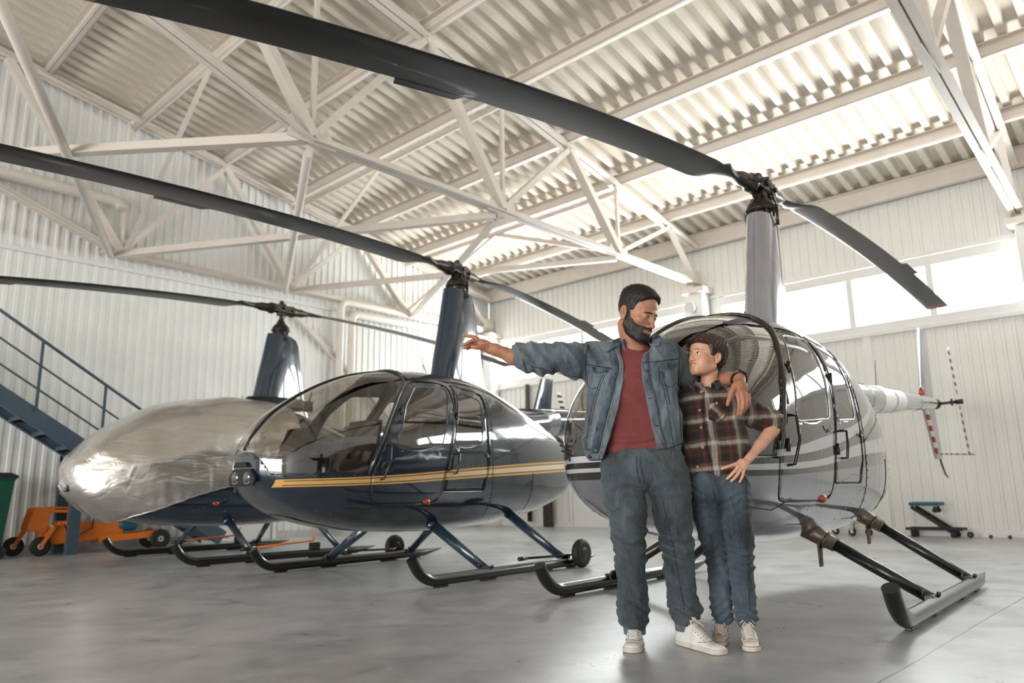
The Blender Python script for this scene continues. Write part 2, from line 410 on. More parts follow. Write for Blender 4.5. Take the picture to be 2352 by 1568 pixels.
BR = empty('wall_brace', (12.2, 9.0, 2.1)); tag(BR, 'cream diagonal brace across the right-hand wall behind the blue tail boom', 'brace')
brace((12.2, 6.9, 3.0), (12.2, 11.2, 1.2), 'cream diagonal brace across the right-hand wall behind the blue tail boom', w=.1, nm='bar')
# columns
for y, w, lab in ((6.55, .3, 'white box column under the truss end, between the two window bands'), (1.45, .26, 'white box column at the right edge of the photo'), (11.95, .26, 'white box column in the far corner of the hangar')):
    root = empty('steel_column', (12.1, y, 0)); tag(root, lab, 'column', 'wall columns')
    MB().box((0, 0, 2.12), (.26, w, 4.24)).build('shaft', M['trimw'], root, bevel=.01)
    MB().box((0, 0, 4.29), (.42, w + .16, .1)).box((-.05, 0, 4.5), (.3, .03, .4)).build('cap_plate', M['steel'], root, bevel=.008)
    MB().box((0, 0, .02), (.4, w + .12, .04)).build('base_plate', M['steel'], root)
# small lamp on the column
root = empty('wall_lamp', (11.92, 6.6, 3.98)); tag(root, 'small white lamp fixed to the column behind the man', 'lamp')
MB().lathe((0, 0, 0), (-1, 0, -.3), [(.02, -.05), (.06, -.04), (.09, .02), (.1, .08)]).build('lamp_shade', M['trimw'], root)
MB().cyl((.0, 0, 0), (.06, 0, .08), .012).build('bracket', M['galv'], root)
root = empty('wall_lamp', (12.0, 11.6, 3.75)); tag(root, 'white dome lamp on a dark curved bracket near the far corner', 'lamp')
MB().lathe((-.1, 0, 0), (0, 0, -1), [(.02, -.12), (.12, -.08), (.16, 0), (.14, .08), (.05, .13)]).build('lamp_shade', M['trimw'], root)
MB().tube([(-.02, 0, .12), (0, -.1, .2), (.03, -.25, .18), (.05, -.32, 0)], .025).build('bracket', M['darkmet'], root)
# pipes on the end wall
def pipe(pts, r, lab):
    P = []; pts = [Vector(p) for p in pts]
    for i, p in enumerate(pts):
        if 0 < i < len(pts) - 1:
            a = (pts[i - 1] - p).normalized() * r * 1.6; b = (pts[i + 1] - p).normalized() * r * 1.6
            P += [p + a, p + a * .3 + b * .3, p + b]
        else: P.append(p)
    mb = MB(); mb.tube(P, r, 16)
    o = mb.build('wall_pipe', M['pipe']); tag(o, lab, 'pipe', 'wall pipes'); return o
pipe([(8.0, 11.97, .1), (8.0, 11.97, 4.42), (12.15, 11.97, 4.42)], .075, 'outer white pipe rising up the end wall and turning right towards the corner')
pipe([(8.25, 11.95, .1), (8.25, 11.95, 4.2), (12.15, 11.95, 4.2)], .075, 'inner white pipe rising up the end wall and turning right, just below the outer one')
o = pipe([(1.5, 11.95, 5.28), (3.9, 11.95, 5.28), (3.92, 11.9, 5.14)], .085, 'short thick white pipe high on the end wall at the left edge')
pipe([(10.4, 12.0, .1), (10.4, 12.0, 3.6)], .04, 'thin white conduit on the end wall left of the middle rotor mast')
pipe([(12.17, 10.9, .1), (12.17, 10.9, 3.05)], .05, 'dark thin standpipe on the right-hand wall behind the blue fuselage')
bpy.data.objects['wall_pipe.004'].data.materials[0] = M['darkmet']
# lean posts seen under the fuselage of the middle machine
mb = MB(); mb.box((12.13, 10.35, .75), (.1, .2, 1.5)); o = mb.build('dark_post', M['darkmet'], bevel=.01); tag(o, 'short dark brown post against the right-hand wall under the blue tail', 'post')
# door in right wall
root = empty('door_1', (12.24, 9.3, 0)); tag(root, kind='structure')
MB().box((0, 0, 1.0), (.05, .9, 2.0)).build('door_leaf', M['trimw'], root, bevel=.01)
MB().box((-.02, 0, 2.04), (.05, 1.04, .08)).box((-.02, -.49, 1), (.05, .07, 2.0)).box((-.02, .49, 1), (.05, .07, 2.0)).build('door_frame', M['trimw'], root, bevel=.006)
MB().cyl((-.03, -.35, 1.02), (-.08, -.35, 1.02), .012).cyl((-.08, -.35, 1.02), (-.08, -.22, 1.02), .012).build('door_handle', M['chrome'], root)
# low hatch on the end wall (seen below the tail of the covered machine)
root = empty('door_2', (6.35, 12.12, 0)); tag(root, kind='structure')
MB().box((0, 0, 1.0), (.9, .05, 2.0)).build('door_leaf', M['trimw'], root, bevel=.01)
MB().box((-.5, -.02, 1.0), (.07, .06, 2.1)).box((.5, -.02, 1.0), (.07, .06, 2.1)).box((0, -.02, 2.05), (1.07, .06, .08)).build('door_frame', M['trimw'], root, bevel=.006)

# ------------------------------------------------------------------ daylight
w = bpy.data.worlds.new('sky'); SC.world = w; w.use_nodes = True
bg = w.node_tree.nodes['Background']; bg.inputs[0].default_value = (.93, .97, 1, 1); bg.inputs[1].default_value = 1.7
def area(loc, rot, sx, sy, pw, col=(1, 1, 1)):
    ld = bpy.data.lights.new('daylight', 'AREA'); ld.shape = 'RECTANGLE'; ld.size = sx; ld.size_y = sy; ld.energy = pw; ld.color = col
    o = bpy.data.objects.new('daylight', ld); o.location = loc; o.rotation_euler = rot; link(o); return o
WP = 330
for a, b, n in wins: area((XR + .25, (a + b) / 2, 3.62), (0, pi / 2 + radians(4), 0), 1.0, b - a, WP * (b - a) / 4.7)
area((XL - .3, 2.5, 2.0), (0, -pi / 2 + radians(0), 0), 4.0, 13, 1350, (1, .97, .93))
area((18.2, 4.5, .15), (pi, 0, 0), 8, 22, 17000, (1, .985, .96))
SC.view_settings.exposure = 0.24
# ================================================================== helicopters (local: x aft, y to starboard, z up; origin between the skid toes)
ST = np.array([(-1.065, .92, 1.04, .03), (-1.04, .85, 1.12, .17), (-.97, .765, 1.22, .30), (-.84, .65, 1.37, .425), (-.62, .54, 1.53, .525), (-.35, .465, 1.675, .59), (-.05, .415, 1.785, .625),
      (.3, .388, 1.855, .642), (.7, .375, 1.895, .645), (1.1, .38, 1.89, .645), (1.45, .395, 1.845, .632), (1.8, .425, 1.745, .60), (2.15, .475, 1.625, .54), (2.5, .54, 1.52, .455),
      (2.85, .64, 1.42, .35), (3.1, .75, 1.35, .25), (3.22, .84, 1.27, .17), (3.27, .93, 1.15, .08)])
def _pchip(x, y):
    """monotone cubic through the stations"""
    h = np.diff(x); d = np.diff(y) / h; m = np.zeros(len(x)); m[0], m[-1] = d[0], d[-1]
    for i in range(1, len(x) - 1):
        if d[i - 1] * d[i] > 0:
            w1, w2 = 2 * h[i] + h[i - 1], h[i] + 2 * h[i - 1]; m[i] = (w1 + w2) / (w1 / d[i - 1] + w2 / d[i])
    def f(q):
        i = int(np.clip(np.searchsorted(x, q) - 1, 0, len(x) - 2)); t = (q - x[i]) / h[i]
        return ((2 * t ** 3 - 3 * t * t + 1) * y[i] + (t ** 3 - 2 * t * t + t) * h[i] * m[i] + (-2 * t ** 3 + 3 * t * t) * y[i + 1] + (t ** 3 - t * t) * h[i] * m[i + 1])
    return f
_fb, _ft, _fw = (_pchip(ST[:, 0], ST[:, k]) for k in (1, 2, 3))
PWY, PWZ, PYL, PZL = 2.5, 2.2, 3.0, 3.2
def sect(x):
    x = min(max(x, -1.065), 3.27); zb, zt, w = _fb(x), _ft(x), _fw(x); return zb, zt, w, zb + (zt - zb) * .42
def surf(x, t, off=0):
    zb, zt, w, zc = sect(x); c, s = cos(t), sin(t); h = (zt - zc) if s > 0 else (zc - zb)
    return V(x, (w + off) * math.copysign(abs(c) ** (2 / (PWY if s > 0 else PYL)), c), zc + (h + off) * math.copysign(abs(s) ** (2 / (PWZ if s > 0 else PZL)), s))
def side(x, z, off=0, sg=-1):
    """point of the skin at side-view position (x, z)"""
    zb, zt, w, zc = sect(x); h = (zt - zc) if z > zc else (zc - zb); q = min(1, abs(z - zc) / max(h, 1e-4))
    y = w * max(0, 1 - q ** (PWZ if z > zc else PZL)) ** (1 / (PWY if z > zc else PYL))
    return V(x, sg * (y + off * (1 - q * .6)), z + off * q * .6 * (1 if z > zc else -1))
def chamf(poly, r=.06):
    out = []; n = len(poly)
    for i in range(n):
        p, a, b = Vector(poly[i]), Vector(poly[i - 1]), Vector(poly[(i + 1) % n])
        ra = min(r, (a - p).length * .4, (b - p).length * .4); u = (a - p).normalized() * ra; v = (b - p).normalized() * ra
        for t in (0, .33, .67, 1):
            out.append(tuple(p + u * (1 - t) ** 2 + v * t ** 2))
    return out
WSH = [(-1.3, 1.06), (-1.05, 1.06), (-.985, .885), (-.30, .895), (-.07, 1.33), (.10, 1.56), (.235, 1.69), (.30, 1.78), (.31, 2.1), (-1.3, 2.1)]
DR1 = chamf([(-.27, .86), (-.25, .64), (.50, .64), (.53, .86), (.615, 1.13), (.81, 1.745), (.33, 1.745), (.12, 1.55), (-.04, 1.33)], .16)
WN1 = chamf([(-.015, 1.09), (.515, 1.135), (.735, 1.70), (.34, 1.675), (.14, 1.47)], .05)
DR2 = [(.545, .74), (1.06, .74), (1.13, .9), (1.13, 1.2), (1.225, 1.68), (.84, 1.745), (.64, 1.13), (.55, .86)]
WN2 = chamf([(.66, 1.135), (1.045, 1.165), (1.155, 1.615), (.86, 1.675)], .05)
def inpoly(p, poly):
    x, y = p; c = False; n = len(poly)
    for i in range(n):
        x1, y1 = poly[i]; x2, y2 = poly[i - 1]
        if (y1 > y) != (y2 > y) and x < (x2 - x1) * (y - y1) / (y2 - y1) + x1: c = not c
    return c
def shell_pieces():
    nx, nt = 96, 88
    xs = [-1.065 + 4.335 * (.5 - .5 * cos(pi * (k / nx) ** .85)) if False else None for k in range(nx + 1)]
    u = np.linspace(0, 1, nx + 1); xs = -1.065 + 4.335 * (u + .10 * np.sin(2 * pi * u) * -1)
    xs = np.sort(np.concatenate([xs, [-1.06, -1.05, -1.03, -1.005]]))
    bm = bmesh.new(); rows = []
    for x in xs: rows.append([bm.verts.new(surf(x, 2 * pi * i / nt)) for i in range(nt)])
    for a, b in zip(rows, rows[1:]):
        for i in range(nt): bm.faces.new((a[i], a[(i + 1) % nt], b[(i + 1) % nt], b[i]))
    bm.faces.new(rows[0]); bm.faces.new(rows[-1][::-1])
    for poly in (WSH, DR1, WN1, DR2, WN2):
        n = len(poly)
        for i in range(n):
            (x1, z1), (x2, z2) = poly[i], poly[(i + 1) % n]
            lo_x, hi_x = min(x1, x2) - .25, max(x1, x2) + .25; lo_z, hi_z = min(z1, z2) - .2, max(z1, z2) + .2
            fs = [f for f in bm.faces if lo_x < f.calc_center_median().x < hi_x and lo_z < f.calc_center_median().z < hi_z]
            es = {e for f in fs for e in f.edges}; vs = {v for f in fs for v in f.verts}
            d = Vector((x2 - x1, 0, z2 - z1)); nn = Vector((-d.z, 0, d.x)).normalized()
            bmesh.ops.bisect_plane(bm, geom=list(vs) + list(es) + fs, dist=1e-5, plane_co=(x1, 0, z1), plane_no=nn)
    bmesh.ops.remove_doubles(bm, verts=bm.verts, dist=1e-5)
    bmesh.ops.recalc_face_normals(bm, faces=bm.faces)
    cls = {}
    for f in bm.faces:
        c = f.calc_center_median(); p = (c.x, c.z); sg = 'L' if c.y < 0 else 'R'
        if inpoly(p, WSH): k = 'wsh'
        elif inpoly(p, WN1): k = 'wn1' + sg
        elif inpoly(p, WN2): k = 'wn2' + sg
        elif inpoly(p, DR1): k = 'dr1' + sg
        elif inpoly(p, DR2): k = 'dr2' + sg
        else: k = 'body'
        cls.setdefault(k, []).append([tuple(v.co) for v in f.verts])
    bm.normal_update(); bm.free()
    return cls
PIECES = shell_pieces()
_shell_mesh = {}
def shell_obj(key, name, mats, parent, thick=0):
    me = bpy.data.meshes.new(name); bm = bmesh.new()
    for f in PIECES[key]: bm.faces.new([bm.verts.new(v) for v in f])
    bmesh.ops.remove_doubles(bm, verts=bm.verts, dist=1e-5)
    for f in bm.faces:
        f.smooth = True; f.normal_update(); c = f.calc_center_median()
        if f.normal.dot(c - Vector((min(max(c.x, -.3), 2.6), 0, 1.1))) < 0: f.normal_flip()
    bm.to_mesh(me); bm.free()
    for m in mats: me.materials.append(m)
    o = bpy.data.objects.new(name, me); link(o, parent)
    if thick:
        s = o.modifiers.new('Solid', 'SOLIDIFY'); s.thickness = thick; s.offset = -1; s.material_offset = 1; s.material_offset_rim = 0
    return o
def fcurve(nt, x, pts, lo, hi, zlo=.4, zhi=2.0):
    mr = N(nt, 'ShaderNodeMapRange'); mr.inputs[1].default_value = lo; mr.inputs[2].default_value = hi; nt.links.new(x, mr.inputs[0])
    fc = N(nt, 'ShaderNodeFloatCurve'); c = fc.mapping.curves[0]
    P = [((a - lo) / (hi - lo), (b - zlo) / (zhi - zlo)) for a, b in pts]
    while len(c.points) < len(P): c.points.new(.5, .5)
    for q, (a, b) in zip(c.points, P): q.location = (min(max(a, 0), 1), b); q.handle_type = 'AUTO'
    fc.mapping.update(); nt.links.new(mr.outputs[0], fc.inputs['Value'])
    return mathn(nt, 'ADD', mathn(nt, 'MULTIPLY', fc.outputs[0], zhi - zlo), zlo)
def paint(name, base, stripes=None, rough=.22, coat=1.0, metal=.0):
    m, nt, b = newmat(name); b.inputs['Roughness'].default_value = rough; b.inputs['Coat Weight'].default_value = coat; b.inputs['Coat Roughness'].default_value = .025
    b.inputs['Metallic'].default_value = metal
    tc = N(nt, 'ShaderNodeTexCoord'); sx = N(nt, 'ShaderNodeSeparateXYZ'); nt.links.new(tc.outputs['Object'], sx.inputs[0])
    x, z = sx.outputs['X'], sx.outputs['Z']
    vec = coords(nt); nf = noise_tex(nt, vec, 3.0)
    def vr(c): return ramp(nt, nf, [(.3, tuple(k * .93 for k in c[:3])), (.7, tuple(min(1, k * 1.07) for k in c[:3]))])
    col = vr(base)
    def above(zc): return mathn(nt, 'GREATER_THAN', z, zc)
    if stripes: col = stripes(nt, x, z, col, above, vr, b)
    nt.links.new(col, b.inputs['Base Color'])
    n2 = noise_tex(nt, vec, 1.6, 2); bump(nt, b, n2, .10, .03)
    return m
GOLD, CREAM, DARKL = srgb(236, 180, 100), srgb(242, 222, 186), srgb(24, 26, 30)
def gold_stripe(nt, x, z, col, above, vr, b):
    lo = fcurve(nt, x, [(-1.0, .785), (-.1, .803), (1.0, .86), (2.2, .915), (3.27, .965)], -1.0, 3.3)
    hi = fcurve(nt, x, [(-1.0, .842), (-.1, .873), (1.0, .953), (2.2, 1.03), (3.27, 1.075)], -1.0, 3.3)
    t = mathn(nt, 'DIVIDE', mathn(nt, 'SUBTRACT', z, lo), mathn(nt, 'SUBTRACT', hi, lo))
    def band(a, c): return mathn(nt, 'MULTIPLY', mathn(nt, 'GREATER_THAN', t, a), mathn(nt, 'LESS_THAN', t, c))
    fr = mathn(nt, 'GREATER_THAN', x, -.955)
    col = mix(nt, mathn(nt, 'MULTIPLY', fr, band(0, 1)), col, GOLD)
    fr2 = mathn(nt, 'GREATER_THAN', x, -.915)
    col = mix(nt, mathn(nt, 'MULTIPLY', fr2, mathn(nt, 'ADD', band(.17, .27), band(.73, .83))), col, DARKL)
    mid = ramp(nt, mathn(nt, 'MULTIPLY', mathn(nt, 'ADD', x, 1.0), .25), [(.1, srgb(232, 184, 112)), (.8, CREAM)])
    return mix(nt, mathn(nt, 'MULTIPLY', fr2, band(.27, .73)), col, mid)
def swoosh(nt, x, z, col, above, vr, b):
    K = dict(lo=-1.1, hi=3.3)
    dark = srgb(38, 35, 33); silver = srgb(196, 198, 204); low = col
    a_hi = fcurve(nt, x, [(-1.07, .90), (-.24, .925), (.33, 1.01), (1.08, 1.14), (1.62, 1.30), (2.05, 1.56), (3.27, 1.95)], -1.1, 3.3)
    a_lo = fcurve(nt, x, [(-1.07, .865), (-.24, .888), (.33, .942), (1.04, 1.068), (1.52, 1.22), (1.95, 1.44), (3.27, 1.9)], -1.1, 3.3)
    b_hi = fcurve(nt, x, [(-1.07, .835), (-.24, .85), (.33, .885), (1.02, .993), (2.0, 1.09), (3.27, 1.2)], -1.1, 3.3)
    b_lo = fcurve(nt, x, [(-1.07, .815), (-.22, .817), (.33, .845), (1.0, .917), (1.84, .973), (3.27, 1.03)], -1.1, 3.3)
    c_lo = fcurve(nt, x, [(-1.07, .775), (-.2, .786), (.33, .809), (1.02, .845), (1.81, .877), (3.27, .9)], -1.1, 3.3)
    out = mix(nt, above(c_lo), low, dark); out = mix(nt, above(b_lo), out, silver); out = mix(nt, above(b_hi), out, dark)
    out = mix(nt, above(a_lo), out, silver); out = mix(nt, above(a_hi), out, dark)
    met = mathn(nt, 'MULTIPLY', mathn(nt, 'SUBTRACT', 1.0, above(c_lo)), .35); nt.links.new(met, b.inputs['Metallic'])
    return out
M['navy'] = paint('navy_blue_paint', srgb(40, 57, 73), rough=.13); M['navystr'] = paint('navy_paint_with_gold_band', srgb(31, 43, 56), gold_stripe, rough=.12)
M['silver'] = paint('silver_paint', srgb(160, 161, 168), metal=.4, rough=.16); M['silverstr'] = paint('silver_paint_with_dark_bands', srgb(142, 143, 152), swoosh, rough=.14)
M['cabin'] = pmat('cabin_lining', srgb(52, 46, 42), .7, var=.12); M['leather'] = pmat('grey_brown_leather', srgb(66, 60, 56), .45, var=.12, bmp=.1)
M['seal'] = pmat('black_window_seal', srgb(30, 31, 33), .5)
M['blade'] = pmat('matt_black_blade_paint', srgb(38, 39, 40), .33, var=.12, vscale=3, coat=.15)
M['bladetip'] = pmat('faded_red_blade_tip', srgb(150, 104, 92), .4)
M['lens'] = glass_mat('lamp_lens', (.95, .95, .95, 1), .1)
M['amber'] = pmat('red_amber_lens', srgb(196, 62, 30), .12, coat=1, trans=.2)
M['shaft'] = pmat('worn_bronze_cuff', srgb(112, 100, 88), .35, .6, var=.2)
def stripes_mat(name, c1, c2, period, axis=2, duty=.5, rot=None):
    m, nt, b = newmat(name); b.inputs['Roughness'].default_value = .35
    tc = N(nt, 'ShaderNodeTexCoord'); sx = N(nt, 'ShaderNodeSeparateXYZ'); nt.links.new(tc.outputs['Object'], sx.inputs[0])
    f = mathn(nt, 'FRACT', mathn(nt, 'ADD', mathn(nt, 'DIVIDE', sx.outputs[axis], period), 40)); g = mathn(nt, 'GREATER_THAN', f, duty)
    nt.links.new(mix(nt, g, c1, c2), b.inputs['Base Color']); return m
M['bwstripe'] = stripes_mat('black_white_striped_paint', srgb(36, 36, 36), srgb(222, 222, 218), .1, 2)
M['rwstripe'] = stripes_mat('red_white_striped_paint', srgb(168, 56, 38), srgb(224, 220, 214), .14, 2)
M['rwstripex'] = stripes_mat('red_white_striped_tube', srgb(168, 56, 38), srgb(224, 220, 214), .12, 0)

def airfoil(n=14, th=.12):
    up = []; 
    for i in range(n + 1):
        x = .5 - .5 * cos(pi * i / n); t = 5 * th * (.2969 * sqrt(x) - .126 * x - .3516 * x * x + .2843 * x ** 3 - .1036 * x ** 4); up.append((x, t))
    return up + [(x, -t * .75) for x, t in up[-2:0:-1]]
def blade(root, o, ang, zh, a, b, sgn, name='rotor_blade'):
    """rotor blade from the hub o along ang*sgn with droop b and teeter a; leading edge turns with the rotor"""
    d = V(cos(ang), sin(ang), 0) * sgn; lead = V(-d.y, d.x, 0)   # anticlockwise seen from above
    af = airfoil(); mb = MB(); R = 5.03
    def chordat(r):
        if r < .42: return .06, .075
        if r < .85: k = (r - .42) / .43; k = k * k * (3 - 2 * k); return .06 + (.254 - .06) * k, .075 * (1 - k) + .032 * k
        return .254, .032
    rs = [.36, .42, .48, .54, .6, .66, .72, .78, .85, 1.1, 1.5, 2, 2.5, 3, 3.5, 4, 4.4, 4.7, 4.9]
    def ring(r, tw=1):
        c, t = chordat(r); z = zh + sgn * a * r - b * r * r; cen = V(o.x, o.y, 0) + d * r + V(0, 0, z)
        pit = radians(9 - 1.6 * r) * 1.0; th = t / .12 / 1.0
        out = []
        for x, y in af:
            lx = (.27 - x) * c; ly = y * (t / .12 if c < .2 else c)
            if c < .2: lx = (.5 - x) * c
            out.append(cen + lead * (lx * cos(pit) - ly * sin(pit) * 0) + V(0, 0, lx * sin(pit) + ly))
        return out
    mb.loft([ring(r) for r in rs]); mb.loft([ring(r) for r in (4.9, 5.03)], 1)
    for r0, r1 in ((3.15, 3.6),):
        c = ring(r0)[14]; e = ring(r1)[14]; mb.prism([(0, 0), ((e - c).length, 0), ((e - c).length - .03, .05), (.03, .05)], c - V(0, 0, .002), (e - c).normalized(), -lead, V(0, 0, .004))
    return mb.build(name, [M['blade'], M['bladetip']], root, auto=50)

def helicopter(name, pos, yaw, label, body, band, bladeang, zh, a, b, wheels=False, sticks=False, tailst=None, ring_base=False):
    root = empty(name, (pos[0], pos[1], 0), yaw); tag(root, label, 'helicopter', 'light helicopters parked in a row')
    pm = [M[band], M['cabin']]
    fus = shell_obj('body', 'fuselage', pm, root, .015)
    ws = shell_obj('wsh', 'windshield', [M['canopy']], root)
    # centre strip and front frame
    mb = MB(); pts = []
    for x in np.linspace(-1.055, .30, 26):
        zb, zt, w_, zc = sect(x)
        if zt > 1.05: pts.append((x, 0, zt + .004))
    mb.tube(pts, .011, 8); 
    for sg in (-1, 1):
        pl = [side(x, z, .004, sg) for x, z in ((-.985, .885), (-.7, .888), (-.5, .892), (-.30, .895))]; mb.tube(pl, .008, 6)
    mb.build('windshield_frame', M['seal'], ws)
    fr = MB()
    for sg in (-1, 1):
        path = [(-.30, .88), (-.2, 1.08), (-.07, 1.33), (.10, 1.56), (.235, 1.69), (.285, 1.76)]
        pl = [side(x, z, .012, sg) for x, z in path]; pl.append(surf(.31, pi / 2 - sg * -0.0 + (-sg) * .30, .012))
        fr.tube(pl, .018, 8, sy=.6)
    fr.tube([surf(.30, pi / 2 + t, .01) for t in np.linspace(-.55, .55, 15)], .013, 8)
    fr.build('door_post', M[band], root)
    def seam(poly, sg, r=.0022, closed=True, mb=None):
        own = mb is None; mb = MB() if own else mb
        P = list(poly) + ([poly[0]] if closed else []); Q = []
        for (x1, z1), (x2, z2) in zip(P, P[1:]):
            n = max(2, int(sqrt((x2 - x1) ** 2 + (z2 - z1) ** 2) / .06))
            Q += [side(x1 + (x2 - x1) * k / n, z1 + (z2 - z1) * k / n, .0015, sg) for k in range(n)]
        Q.append(side(P[-1][0], P[-1][1], .0015, sg)); mb.tube(Q, r, 5)
        if own: mb.build('panel_seam', M['seal'], root)
    riv = MB()
    def rivets(path, sg, step=.045, r=.0045, off=.0):
        for (x1, z1), (x2, z2) in zip(path, path[1:]):
            L = sqrt((x2 - x1) ** 2 + (z2 - z1) ** 2); n = max(1, int(L / step))
            for k in range(n):
                t = (k + .5) / n; riv.sphere(side(x1 + (x2 - x1) * t, z1 + (z2 - z1) * t, .001, sg), r, 6, 4)
    for sg, S in ((-1, 'L'), (1, 'R')):
        for dk, wk, dp, wp, hx in (('dr1', 'wn1', DR1, WN1, -.03), ('dr2', 'wn2', DR2, WN2, .62)):
            d = shell_obj(dk + S, 'door', pm, root, .012)
            w_ = shell_obj(wk + S, 'door_window', [M['canopy']], d)
            sm = MB(); seam(wp, sg, .0055, mb=sm); sm.build('window_seal', M['silver'] if band == 'silverstr' else M['navy'], d)
            h = MB()
            if wk == 'wn1': pts = [side(-.11, 1.12, .0, sg), side(-.10, 1.11, .045, sg), side(-.12, .98, .055, sg), side(-.17, .85, .045, sg), side(-.17, .84, 0, sg)]
            else: pts = [side(.70, 1.07, 0, sg), side(.70, 1.065, .04, sg), side(.68, .98, .045, sg), side(.665, .90, .04, sg), side(.665, .895, 0, sg)]
            h.tube(pts, .009, 8)
            if not sticks: h.build('door_handle', M['blackgl'], d)
            lt = MB(); p0 = side(hx + .5, 1.06, .005, sg); lt.cyl(p0, p0 + V(0, sg * .012, 0), .012, n=12); lt.bar(p0 + V(0, sg * .014, .0), p0 + V(-.03, sg * .016, .03), .008, .006); lt.build('door_latch', M['chrome'], d)
            for z in (.95, 1.42):
                hg = MB(); q = side(-.17 + (z - .95) * .52 if dk == 'dr1' else .585 + (z - .95) * .34, z, .008, sg); hg.cyl(q - V(0, 0, .035), q + V(.012, 0, .035), .012, n=8)
                hg.build('door_hinge', M['darkmet'], d)
            seam(dp, sg, .0024)
        rivets([(-.95, .86), (-.32, .872)], sg, .06)
        rivets([(-.33, .87), (-.10, 1.3), (.07, 1.53), (.2, 1.66)], sg, .05)
        rivets([(1.18, .55), (1.18, 1.2), (1.27, 1.66)], sg); seam([(1.20, .5), (1.20, 1.2), (1.29, 1.70)], sg, .003, False)
        rivets([(1.23, 1.05), (2.0, 1.28)], sg, .06); seam([(1.22, 1.03), (2.02, 1.28), (2.55, 1.30)], sg, .0035, False)
        rivets([(1.22, .5), (1.24, .95)], sg, .05); seam([(1.85, .5), (1.9, .92)], sg, .003, False)
        rivets([(.1, .56), (.55, .72), (.9, .8), (1.15, .78)], sg, .055); rivets([(.75, .5), (1.0, .66), (1.17, .72)], sg, .055)
        rivets([(1.3, .47), (2.2, .52)], sg, .07); rivets([(-.7, .62), (-.2, .5)], sg, .12); rivets([(2.3, .62), (2.4, .95)], sg, .06)
        seam([(-.55, .72), (-.45, .62), (-.25, .60), (-.1, .66)], sg, .003, False)
    o = riv.build('rivets', M['silver'] if band != 'navystr' else M['navy'], root, weld=False, fixn=False); tag(o, kind='stuff')
    # nose lamps behind a clear cover
    for k in (() if band == 'silverstr' else (-1, 1)):
        y = k * .085; c = V(-1.068, y, .862); mb = MB(); mb.lathe(c + V(.05, 0, 0), (-1, 0, .1), [(.01, -.02), (.045, .0), (.055, .05), (.05, .052), (.04, .02), (.008, .005)], 20)
        hl = mb.build('headlight', M['chrome'], root); MB().sphere(c + V(.0, 0, .005), .05, 16, 8, sc=(.35, 1, 1)).build('lens', M['lens'], hl)
    mb = MB(); mb.prism([(-.17, -.06), (.17, -.06), (.19, .0), (.13, .07), (-.13, .07), (-.19, 0)], (-1.072, 0, .862), (0, 1, 0), (.0, 0, 1), (.03, 0, 0)); mb.build('lamp_panel', M['seal'], root, bevel=.01) if band != 'silverstr' else None
    mb = MB(); mb.prism([(-.1, -.015), (.1, -.015), (.07, .025), (-.07, .025)], (-1.085, 0, .96), (0, 1, 0), (0, 0, 1), (.05, 0, 0)); mb.build('nose_vent', M['seal'], root, bevel=.004) if not sticks else None
    # cabin: floor, bulkhead, seats, console
    mb = MB(); mb.prism([(-.6, -.18), (-.4, -.34), (0, -.43), (1.2, -.44), (1.2, .44), (0, .43), (-.4, .34), (-.6, .18)], (0, 0, .62), (1, 0, 0), (0, 1, 0), (0, 0, .03)); mb.build('cabin_floor', M['cabin'], root)
    mb = MB(); mb.loft([[V(x, p.y * .96, 1.13 + (p.z - 1.13) * .96) for p in [surf(1.2, 2 * pi * i / 40) for i in range(40)]] for x in (1.2, 1.22)]); mb.build('bulkhead', M['cabin'], root)
    for sx_, zz in ((.12, 0), (.85, .03)):
        for sy_ in (-.29, .29):
            st = MB(); st.loft([st.ring((sx_ - .12, sy_, z), V(1, 0, 0), V(0, 1, 0), r, .23, 20, 0, 4) for z, r in ((.66 + zz, .2), (.78 + zz, .24), (.9 + zz, .25), (.94 + zz, .22))])
            se = st.build('seat', M['leather'], root)
            bk = MB(); bk.loft([bk.ring((sx_ + .12 + k * .16, sy_, .86 + zz + k * .56), V(1, 0, 0), V(0, 1, 0), .055 + .02 * sin(k * pi), .21 + .03 * sin(k * pi), 20, 0, 4) for k in np.linspace(0, 1, 7)]); bk.build('backrest', M['leather'], se)
    mb = MB(); mb.box((-.55, 0, .8), (.22, .24, .36)); mb.loft([mb.ring((-.62 + k * .1, 0, 1.0 + k * .28), V(0, 1, 0), V(1, 0, 0), .2 - .03 * k, .05, 20, 0, 5) for k in (0, .3, .7, 1)]); mb.build('instrument_console', M['cabin'], root, bevel=.01)
    mb = MB(); mb.tube([(-.2, 0, .66), (-.22, 0, .9), (-.2, 0, 1.08)], .014, 8); mb.tube([(-.2, -.22, 1.1), (-.2, 0, 1.09), (-.2, .22, 1.1)], .01, 8); mb.cyl((-.2, -.22, 1.02), (-.2, -.22, 1.15), .017); mb.cyl((-.2, .22, 1.02), (-.2, .22, 1.15), .017); mb.build('control_stick', M['blackgl'], root)
    mb = MB(); mb.box((-.47, .0, 1.47), (.05, .06, .09)); mb.tube([(-.47, 0, 1.5), (-.44, 0, 1.6)], .008, 6); mb.build('compass', M['darkmet'], root, bevel=.01)
    # mast fairing
    mb = MB(); rings = []
